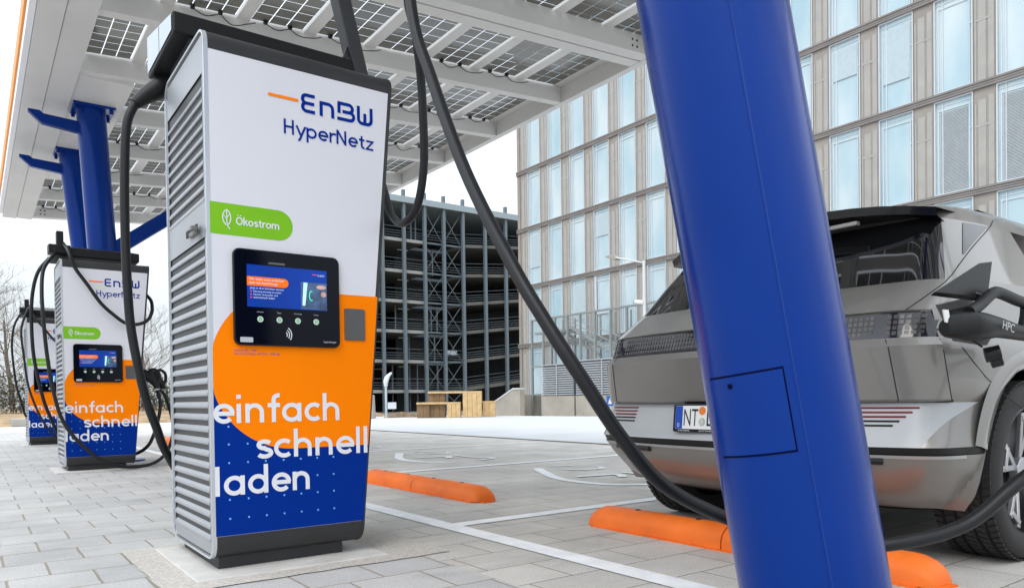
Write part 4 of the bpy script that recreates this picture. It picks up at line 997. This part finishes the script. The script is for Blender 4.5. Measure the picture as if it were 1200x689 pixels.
# one window with frame, pane, inner sash; then copies
def win_mesh(h, blind=False, door=False, drop=0):
    W = 1.285; fr = MB(); t = .045
    for a, b in (((0, 0, 0), (.10, t, h)), ((0, W-t, 0), (.10, W, h)), ((0, t, 0), (.10, W-t, t)), ((0, t, h-t), (.10, W-t, h))): fr.box(a, b)
    pn = MB(); pn.face([(.09, .05, .05), (.09, W-.05, .05), (.09, W-.05, h-.05), (.09, .05, h-.05)])
    sa = MB()
    for a, b in (((.05, W-.30, .05), (.088, W-.265, h-.05)), ((.055, W-.16, .05), (.088, W-.125, h-.30)), ((.06, .15, h-.36), (.088, W-.125, h-.32)), ((.05, .12, .05), (.088, .15, h-.32)), ((.07, .05, h-.20), (.088, W-.05, h-.17)), ((.05, .05, 2.1), (.088, .12, 2.14))): sa.box(a, b)
    if door:
        sa.box((.02, .10, 1.15), (.088, W-.1, 1.28)); sa.box((.02, W-.16, .05), (.088, W-.05, h-.05))
    bl = MB()
    if drop: bl.box((.05, .16, h*(1-drop)), (.07, W-.17, h-.34))
    if blind:
        z = .08
        while z < h-.42: bl.box((.05, .20, z), (.07, W-.21, z+.03)); z += .047
    return fr, pn, sa, bl
def fin(g, name, m):
    bmesh.ops.recalc_face_normals(g.bm, faces=g.bm.faces); me = bpy.data.meshes.new(name); g.bm.to_mesh(me); g.bm.free(); me.materials.append(m); return me
WM = {}
for key, h, bl, dr, dp in (('g', 3.98+.28-.14, False, False, 0), ('n', 3.30, False, False, 0), ('b', 3.30, True, False, 0), ('d', 3.30, False, True, 0), ('t', 3.28, False, False, 0), ('p', 3.30, False, False, .45), ('q', 3.30, False, False, .7)):
    a, b, c, d = win_mesh(h, bl, dr, dp); WM[key] = (fin(a, 'window', m_wf), fin(b, 'pane', m_og), fin(c, 'sash', m_wf), fin(d, 'blind', m_blind if bl else mat('pale_blind', (.44, .53, .57), .5, var=.04)) if (bl or dp) else None)
for iy, y in enumerate(YK):
    for iz, (a, b) in enumerate(zip(ZF, ZF[1:])):
        if iz == 5 and y < 16: continue
        if iz >= 4 and y < 9: continue
        n = round((y-10.482)/1.98); key = 'g' if iz == 0 else ('n' if iz < 4 else 't')
        if iz == 2 and n in (0, 1): key = 'b'
        if iz == 1 and n == 10: key = 'd'
        if (n*7+iz*5) % 11 in (3,) and key == 'n': key = 'p'
        if (n*5+iz*3) % 13 == 6 and key == 'n': key = 'q'
        z = (-.28 if iz == 0 else a+.12)
        me = WM[key]; o = bpy.data.objects.new('window', me[0]); COL.objects.link(o); o.parent = off_; o.location = (0, y-1.285-20, z+.3)
        for nm, q in (('pane', me[1]), ('sash', me[2]), ('blind', me[3])):
            if q is None: continue
            c = bpy.data.objects.new(nm, q); COL.objects.link(c); c.parent = o

# ------------------------------------------------------------------ parking garage
YG = 60.
gar = thing('parking_garage', 'open multi-storey parking garage with slim grey posts and dark decks', 'building', (32, YG, -.36))
def gp(g, name, m, **k): bmesh.ops.translate(g.bm, verts=g.bm.verts[:], vec=(-32, -YG, .36)); return g.build(name, m, gar, **k)
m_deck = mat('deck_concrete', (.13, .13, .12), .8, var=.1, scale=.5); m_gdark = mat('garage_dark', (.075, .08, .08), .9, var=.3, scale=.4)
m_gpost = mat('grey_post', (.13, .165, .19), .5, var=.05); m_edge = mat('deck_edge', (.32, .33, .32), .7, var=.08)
FL = [1.66, 4.37, 7.09, 9.81, 12.53, 15.35]
PXs = [29.704-2.13*k for k in range(1, 5)][::-1]+[29.704, 31.863, 34.017, 36.058, 38.181, 40.724, 43.187, 45.6, 48.1]
g = MB()
for x in PXs: g.box((x-.135, YG-.25, -.36), (x+.135, YG+.05, 19.7))
gp(g, 'posts', m_gpost)
for i, z in enumerate(FL+[18.55]):
    g = MB()
    if i < 6:
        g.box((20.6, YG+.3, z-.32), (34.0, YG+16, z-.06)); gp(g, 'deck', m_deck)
        g = MB(); g.box((20.6, YG+.06, z-.28), (34.0, YG+.29, z)); gp(g, 'deck_edge', m_edge)
        g = MB(); g.box((34.0, YG+3.0, z-.30), (38.2, YG+16, z-.04)); g.box((34.0, YG+.1, z-.2), (38.2, YG+.28, z-.05)); gp(g, 'stair_landing', m_gpost)
        g = MB(); z0 = z-.1+.25; z1 = z0+2.4 if i < 4 else z0+1.6
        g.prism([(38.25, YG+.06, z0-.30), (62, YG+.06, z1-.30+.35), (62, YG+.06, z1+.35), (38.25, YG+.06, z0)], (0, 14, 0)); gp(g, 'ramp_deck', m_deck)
        g = MB()
        for dz in (.18, .40, .62, .98):
            g.tube([(20.6, YG, z+dz), (38.2, YG, z+dz)],   .018, 5); g.tube([(38.25, YG, z0+dz), (62, YG, z1+.35+dz)], .018, 5)
        gp(g, 'railing', m_gpost)
    else:
        g.box((20.4, YG-.4, z-.05), (62, YG+20, z+.5)); gp(g, 'roof', mat('roof_edge', (.30, .36, .39), .5, var=.06))
g = MB()
for i in range(7):
    za = -.3 if i == 0 else FL[i-1]; zb_ = FL[i] if i < 6 else 18.5
    for xa, xb in ((34.2, 36.0), (36.2, 38.0)): g.bar((xa, YG+.15, za+.1), (xb, YG+.15, zb_-.3), .05, .05); g.bar((xb, YG+.22, za+.1), (xa, YG+.22, zb_-.3), .05, .05)
gp(g, 'cross_bracing', m_gpost)
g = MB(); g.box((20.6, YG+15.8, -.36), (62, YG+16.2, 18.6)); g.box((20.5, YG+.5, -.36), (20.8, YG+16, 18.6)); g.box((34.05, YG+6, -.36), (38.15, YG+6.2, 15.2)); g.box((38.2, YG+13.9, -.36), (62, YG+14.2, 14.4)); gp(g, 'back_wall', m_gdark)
g = MB()
for z in FL[1:]:
    for x in (24.5, 28.8, 32.6):
        g = MB(); g.box((x-.05, YG+2.5, z-.55), (x+1.1, YG+2.62, z-.47)); gp(g, 'ceiling_lamp', mat('lamp_tube', (.85, .86, .82), .5, var=0))
        g = MB(); g.box((x-.8, YG+7, z-.6), (x+.4, YG+7.12, z-.5)); gp(g, 'ceiling_lamp', mat('lamp_tube', (.85, .86, .82), .5, var=0))
g = MB()
random.seed(5)
for z in FL:
    for k in range(4):
        x = 22+random.random()*15
        g = MB(); g.box((x-.06, YG+1.5, z-1.96 if z < 2 else z-.05), (x+.06, YG+1.62, z+2.42)); gp(g, 'inner_post', m_gpost)
g = MB(); g.box((36.4, YG+.35, 4.95), (37.6, YG+.4, 5.35)); gp(g, 'direction_board', mat('board_pale', (.62, .68, .74), .5, var=.02))

# ------------------------------------------------------------------ plaza furniture
m_plank = m_wood
def box_bench(cx, cy, L_, W_, H_, ang, label):
    t = thing('wooden_bench' if H_ < .8 else 'wooden_table', label, 'bench' if H_ < .8 else 'table', (cx, cy, 0), 'plank furniture on the plaza', ang)
    g = MB(); n = 3; pw = W_/n
    for i in range(n): g.box((-W_/2+i*pw+.006, -L_/2, H_-.075), (-W_/2+(i+1)*pw-.006, L_/2, H_))
    g.build('tabletop' if H_ > .8 else 'seat', m_wood, t, bevel=.006)
    for s in (-1, 1):
        g = MB()
        for i in range(n): g.box((-W_/2+i*pw+.006, min(s*L_/2, s*(L_/2-.42)), 0), (-W_/2+(i+1)*pw-.006, max(s*L_/2, s*(L_/2-.42)), H_-.078))
        g.build('end_block', m_wood, t, bevel=.006)
    return t
def bench(name, cat, u, L_, W_, H_, lb, rb_, label):      # u: front right foot corner; long axis runs to the left as seen from the stations
    ax = Vector((-.81, .59, 0)); t = thing(name, label, cat, (u[0], u[1], 0), 'plank furniture on the plaza', atan2(.59, -.81)-pi)
    # local x from -L (left) to 0, local y from 0 to W (away)
    g = MB(); n = 3; pw = W_/n
    for i in range(n): g.box((-L_, i*pw+.006, H_-.075), (0, (i+1)*pw-.006, H_))
    g.build('tabletop' if H_ > .8 else 'seat', m_wood, t, bevel=.006)
    g = MB(); k = max(2, round(rb_/.2)); pw = rb_/k
    for i in range(k): g.box((-rb_+i*pw+.004, .004, 0), (-rb_+(i+1)*pw-.004, W_-.004, H_-.078 if L_ > rb_+.1 else H_-.002-.078))
    g.build('end_block', m_wood, t, bevel=.006)
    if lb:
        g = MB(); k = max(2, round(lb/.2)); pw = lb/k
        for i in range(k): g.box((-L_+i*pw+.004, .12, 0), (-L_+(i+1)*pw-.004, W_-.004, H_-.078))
        b = g.build('end_block', m_wood_shade, t, bevel=.006); b['label'] = 'end block with shade put into its wood colour'
    return t
bench('wooden_bench', 'bench', (15.42, 24.55), 1.72, .55, .60, .50, .52, 'low pale plank bench on the plaza left of the plank table')
bench('wooden_table', 'table', (16.15, 24.15), 2.1, .75, 1.02, .65, .74, 'high pale plank table between two low benches on the plaza')
bench('wooden_bench', 'bench', (16.80, 24.15), 1.3, .5, .62, 0, .50, 'low pale plank bench on the plaza right of the plank table')
# concrete litter bin
g = MB(); g.lathe([(.0001, 0), (.29, 0), (.30, .02), (.27, .90), (.235, .92), (.22, .86), (.0001, .5)], (0, 0, 0), (0, 0, 1), 32); b = g.build('litter_bin', m_conc, loc=(12.75, 27.2, 0), smooth=40); tag(b, 'round concrete litter bin on the plaza beside the charging station', 'bin')
# solar bollard light with small sign
t = thing('path_light', 'slim pole lamp with curved white head and small sign on the plaza edge', 'lamp', (13.6, 27.3, 0))
g = MB(); g.cyl((0, 0, 0), (0, 0, 1.25), .045, 12); g.build('pole', mat('pale_pole', (.45, .5, .54), .5, var=.05), t)
g = MB(); g.tube(catmull([(0, 0, 1.25), (.0, 0, 1.45), (.08, 0, 1.65), (.26, 0, 1.82)], 5), 0, 12, True, [.06, .07, .08, .085, .09, .10, .10, .10, .10, .095, .09, .08, .07, .06, .05, .04]); g.build('lamp_head', mat('pale_head', (.62, .68, .70), .4, var=.04), t, smooth=50)
g = MB(); g.box((.06, -.03, .35), (.44, 0, .62)); g.build('sign_board', mat('sign_pale', (.68, .72, .75), .5, var=.04), t)
# soil heap
g = MB(); random.seed(11)
for i in range(9):
    x = random.uniform(-.6, .6); hgt = .22*(1-abs(x)/.8); g.lathe([(.32, 0), (.25, hgt*.6), (.1, hgt), (.001, hgt*1.08)], (x, random.uniform(-.2, .2), 0), (0, 0, 1), 9)
b = g.build('soil_heap', mat('soil', (.19, .125, .075), .95, var=.4, scale=14, bump=.6, bscale=40), loc=(14.45, 27.5, -.01)); tag(b, 'small heap of brown soil at the plaza edge', 'soil heap')
# street lamp with camera
t = thing('street_lamp', 'tall pale street lamp with a single arm and a camera before the office windows', 'street lamp', (22, 21.0, -.36))
m_lp = mat('lamp_post_paint', (.60, .61, .61), .45, var=.03)
g = MB(); g.tube([(0, 0, 0), (0, 0, 6.55)], 0, 12, True, [.085, .06]); g.build('pole', m_lp, t)
g = MB(); g.tube([(0, 0, 6.45), (-.15, 1.45, 6.88)], .032, 8); g.build('arm', m_lp, t)
g = MB(); g.prism([(-.15, 1.35, 6.83), (-.15, 1.55, 6.80), (-.15, 2.05, 6.98), (-.15, 2.12, 7.03), (-.15, 1.95, 7.06), (-.15, 1.5, 7.0)], (.28, 0, 0)); g.build('lamp_head', mat('lamp_housing', (.33, .30, .27), .5, var=.05), t, bevel=.02)
g = MB(); g.cyl((-.05, .0, 4.85), (-.1, .40, 4.92), .09, 12); cmr = g.build('camera_housing', mat('camera_white', (.75, .75, .75), .4, var=.02), t)
g = MB(); g.cyl((-.1, .40, 4.92), (-.105, .44, 4.925), .075, 12); g.build('camera_lens', m_dark, cmr)
# screened outdoor stairs before the office
t = thing('screened_staircase', 'grey steel staircase enclosed by wire mesh panels in front of the office block', 'staircase', (25.2, 28, -.36))
def sp_(g, name, m, **k): bmesh.ops.translate(g.bm, verts=g.bm.verts[:], vec=(-25.2, -28, .36)); return g.build(name, m, t, **k)
m_sg = mat('mesh_steel', (.24, .27, .27), .5, var=.08)
ys = [32.3, 31.3, 30.3, 29.3, 28.3, 27.2, 26.1, 25.0, 23.9, 22.8]
g = MB()
for y in ys: g.bar((25, y, -.36 if y > 31 else 2.2), (25, y, 5.0), .10, .10); g.bar((26.4, y, -.36), (26.4, y, 5.0), .08, .08)
for z in (2.42, 4.97): g.bar((25, 32.35, z), (25, 22.7, z), .09, .09)
g.bar((25, 32.35, .9), (25, 31.3, .9), .09, .09)
sp_(g, 'screen_frame', m_sg)
g = MB()
k = 0
y = 22.8
while y < 32.3: g.bar((25.02, y, 2.46), (25.02, y, 4.93), .008, .008); y += .11
z = 2.5
while z < 4.95: g.bar((25.03, 22.8, z), (25.03, 32.3, z), .006, .010); z += .11
sp_(g, 'wire_mesh', m_sg)
g = MB(); g.bar((25.4, 29.8, 4.55), (25.4, 25.4, 2.45), .06, .16); g.bar((26.2, 31.5, 4.55), (26.2, 28.2, 2.9), .06, .16)
for i in range(14): g.box((25.43, 29.6-i*.31, 4.3-i*.148), (26.2, 29.9-i*.31, 4.34-i*.148))
for dz in (.5, 1.0): g.tube([(25.35, 29.8, 4.6+dz*.4), (25.35, 25.4, 2.5+dz)], .025, 6)
g.box((25.1, 29.9, 4.2), (26.4, 32.2, 4.3))
sp_(g, 'stair_flight', mat('stair_steel', (.40, .42, .43), .5, var=.06))
# louvred plant boxes on concrete bases
m_lv = mat('louvre_sheet', (.50, .52, .55), .4, metal=.3, var=.04)
for i, (ya, yb, x, zt_, lab) in enumerate(((28.15, 30.75, 24.4, 2.45, 'grey louvred plant housing on concrete base below the stair screen, left one'), (24.0, 27.9, 24.3, 2.55, 'grey louvred plant housing on concrete base partly behind the grey car'))):
    q = thing('plant_housing', lab, 'plant housing', (x, (ya+yb)/2, -.36), 'louvred plant housings')
    yc_ = (ya+yb)/2
    g = MB(); g.box((.0, ya-yc_, 0), (2.0, yb-yc_, 1.18)); g.build('concrete_base', m_conc, q, bevel=.01)
    g = MB(); g.box((.08, ya-yc_+.05, 1.19), (1.95, yb-yc_-.05, zt_+.30)); g.build('housing', m_steel_g, q)
    g = MB(); z = 1.22
    while z < zt_+.22:
        g.prism([(.03, ya-yc_+.03, z), (-.03, ya-yc_+.03, z+.01), (-.03, ya-yc_+.03, z+.03), (.06, ya-yc_+.03, z+.10)], (0, yb-ya-.06, 0)); z += .115
    g.box((-.05, ya-yc_, zt_+.31), (2.0, yb-yc_, zt_+.36)); g.box((-.06, -.03, 1.19), (-.032, .03, zt_+.3))
    g.build('louvres', m_lv, q)
# concrete stair cheek with white coping
t = thing('concrete_stair', 'concrete outdoor stair with white sloping coping beside the office corner', 'stairs', (23.6, 33.2, -.36))
g = MB(); g.prism([(0, 1.7, .35), (0, 1.7, .5), (0, -1.0, 1.55), (0, -1.6, 1.55), (0, -1.6, 0), (0, 1.7, 0)], (.3, 0, 0)); g.build('cheek_wall', m_conc, t)
g = MB(); g.bar((.15, 1.75, .52), (.15, -1.0, 1.60), .36, .07); g.bar((.15, -1.0, 1.6), (.15, -1.6, 1.6), .36, .07); g.bar((2.2, 3.9, .52), (2.2, 1.2, 1.60), .3, .07); g.build('coping', mat('white_coping', (.75, .77, .79), .5, var=.03), t)
g = MB()
for i in range(7): g.box((.32, 1.5-i*.38, .0), (2.1, 1.5-i*.38+.38-.004, .30+i*.16))
g.build('step', m_conc, t)
# blue pictogram sign
t = thing('parking_sign', 'small blue parking sign with white symbol near the rear left corner of the grey car', 'sign', (21, 22.0, -.01))
g = MB(); g.cyl((.03, 0, 0), (.03, 0, .85), .025, 8); g.build('sign_post', m_lp, t)
g = MB(); g.box((-.01, -.2, .36), (.004, .2, .78)); sgn = g.build('sign_board', mat('sign_blue', (.02, .13, .50), .4, var=.03), t)
g = MB(); TS = lambda p, off: Vector((-.013-off, -p[0], p[1])); g.face([TS(p, 0) for p in ((-.12, .44), (.12, .44), (0, .68))]); g.build('sign_symbol', m_ink, sgn)

# ------------------------------------------------------------------ left background
g = MB(); g.prism([(-60, 30.5, -.3), (-60, 31.4, .05), (-60, 34, .35), (-60, 46, .5), (-60, 46, -.35)], (75.5, 0, 0))
struct(g.build('embankment', mat('bank_soil', (.30, .21, .12), .95, var=.35, scale=2, bump=.4, bscale=20)))
def hedge(x0, x1, y, h, seed, label, n=3600):
    random.seed(seed); g = MB()
    for i in range(n):
        x = random.uniform(x0, x1); yy = y+random.gauss(0, .35); hh = h*(.45+.6*random.random()); z0 = .25+random.random()*hh*.6; ln = .25+random.random()*.55
        d = Vector((random.gauss(0, .28), random.gauss(0, .28), 1)).normalized(); wv = Vector((random.uniform(-1, 1), random.uniform(-1, 1), .2)).normalized()*.008
        p = Vector((x, yy, z0)); q = p+d*ln; g.face([p-wv, p+wv, q+wv*.4, q-wv*.4])
        for k in range(2):
            c = p+d*ln*random.random(); a = Vector((random.gauss(0, 1), random.gauss(0, 1), random.gauss(0, .8))).normalized()*.07; b = a.cross(Vector((random.random(), random.random(), 1))).normalized()*.035
            g.face([c-a, c+b, c+a, c-b])
    b = g.build('hedge', [mat('bare_hedge', (.105, .095, .06), .9, var=.45, scale=1.4)], fix=False); tag(b, label, 'hedge', 'hedges behind the charging stations'); return b
hedge(-8, 5.2, 36.5, 3.1, 21, 'brown leafless hedge at the left behind the farthest charging station', 4200)
hedge(5.4, 16.5, 36.8, 2.6, 22, 'brown leafless hedge seen between the nearest and middle charging stations', 3600)
g = MB(); g.box((-.28, -.35, 0), (.28, .35, .28)); b = g.build('concrete_block', m_conc, loc=(1.35, 30.2, -.02), bevel=.03); b.location.z = -.02; tag(b, 'low pale concrete block at the plaza edge before the hedge', 'concrete block')
m_bark = mat('bare_bark', (.19, .16, .135), .9, var=.25, scale=6)
def bare_tree(x, y, h, seed, label):
    random.seed(seed); t = thing('bare_tree', label, 'tree', (x, y, .3), 'leafless trees in the background')
    tr = MB(); cr_ = MB()
    pts = [Vector((0, 0, 0))]; d = Vector((random.gauss(0, .05), random.gauss(0, .05), 1))
    for i in range(8): d += Vector((random.gauss(0, .06), random.gauss(0, .06), 0)); pts.append(pts[-1]+d.normalized()*h*.62/8)
    tr.tube(pts, 0, 7, True, [.16*h/9*(1-.085*i) for i in range(9)]); tr.build('trunk', m_bark, t)
    def br(p, d, ln, r, dep):
        q = [p]; dd = d.copy()
        for i in range(3): dd = (dd+Vector((random.gauss(0, .16), random.gauss(0, .16), .10+random.gauss(0, .1)))).normalized(); q.append(q[-1]+dd*ln/3)
        cr_.tube(q, 0, 4 if dep > 0 else 3, False, [r, r*.8, r*.6, r*.4])
        if dep < 3:
            for k in range(4 if dep < 2 else 3):
                s = q[1+k % 3].lerp(q[min(3, 2+k % 3)], random.random()); nd = (dd+Vector((random.gauss(0, .62), random.gauss(0, .62), random.gauss(.1, .4)))).normalized(); br(s, nd, ln*random.uniform(.5, .72), max(.006, r*.5), dep+1)
    for i in range(2, 9):
        for k in range(2):
            a = random.random()*2*pi; br(pts[i], Vector((cos(a)*.8, sin(a)*.8, .55)).normalized(), h*(.34-.022*i)*random.uniform(.8, 1.15), .055*h/9*(1-.07*i), 0)
    cr_.build('crown', m_bark, t, fix=False); return t
for i, (x, y, h, lab) in enumerate(((-.6, 44, 9.5, 'tall leafless tree at the left edge behind the farthest charging station'), (1.9, 52, 8.6, 'leafless tree rising behind the farthest charging station, just left of it'), (7.4, 47, 6.6, 'small leafless tree between the nearest and middle charging stations, left one'), (9.3, 55, 8.2, 'thin leafless tree between the nearest and middle charging stations, right one'), (4.6, 56, 8.8, 'leafless tree hidden behind the middle charging station'))):
    bare_tree(x, y, h, 40+i, lab)
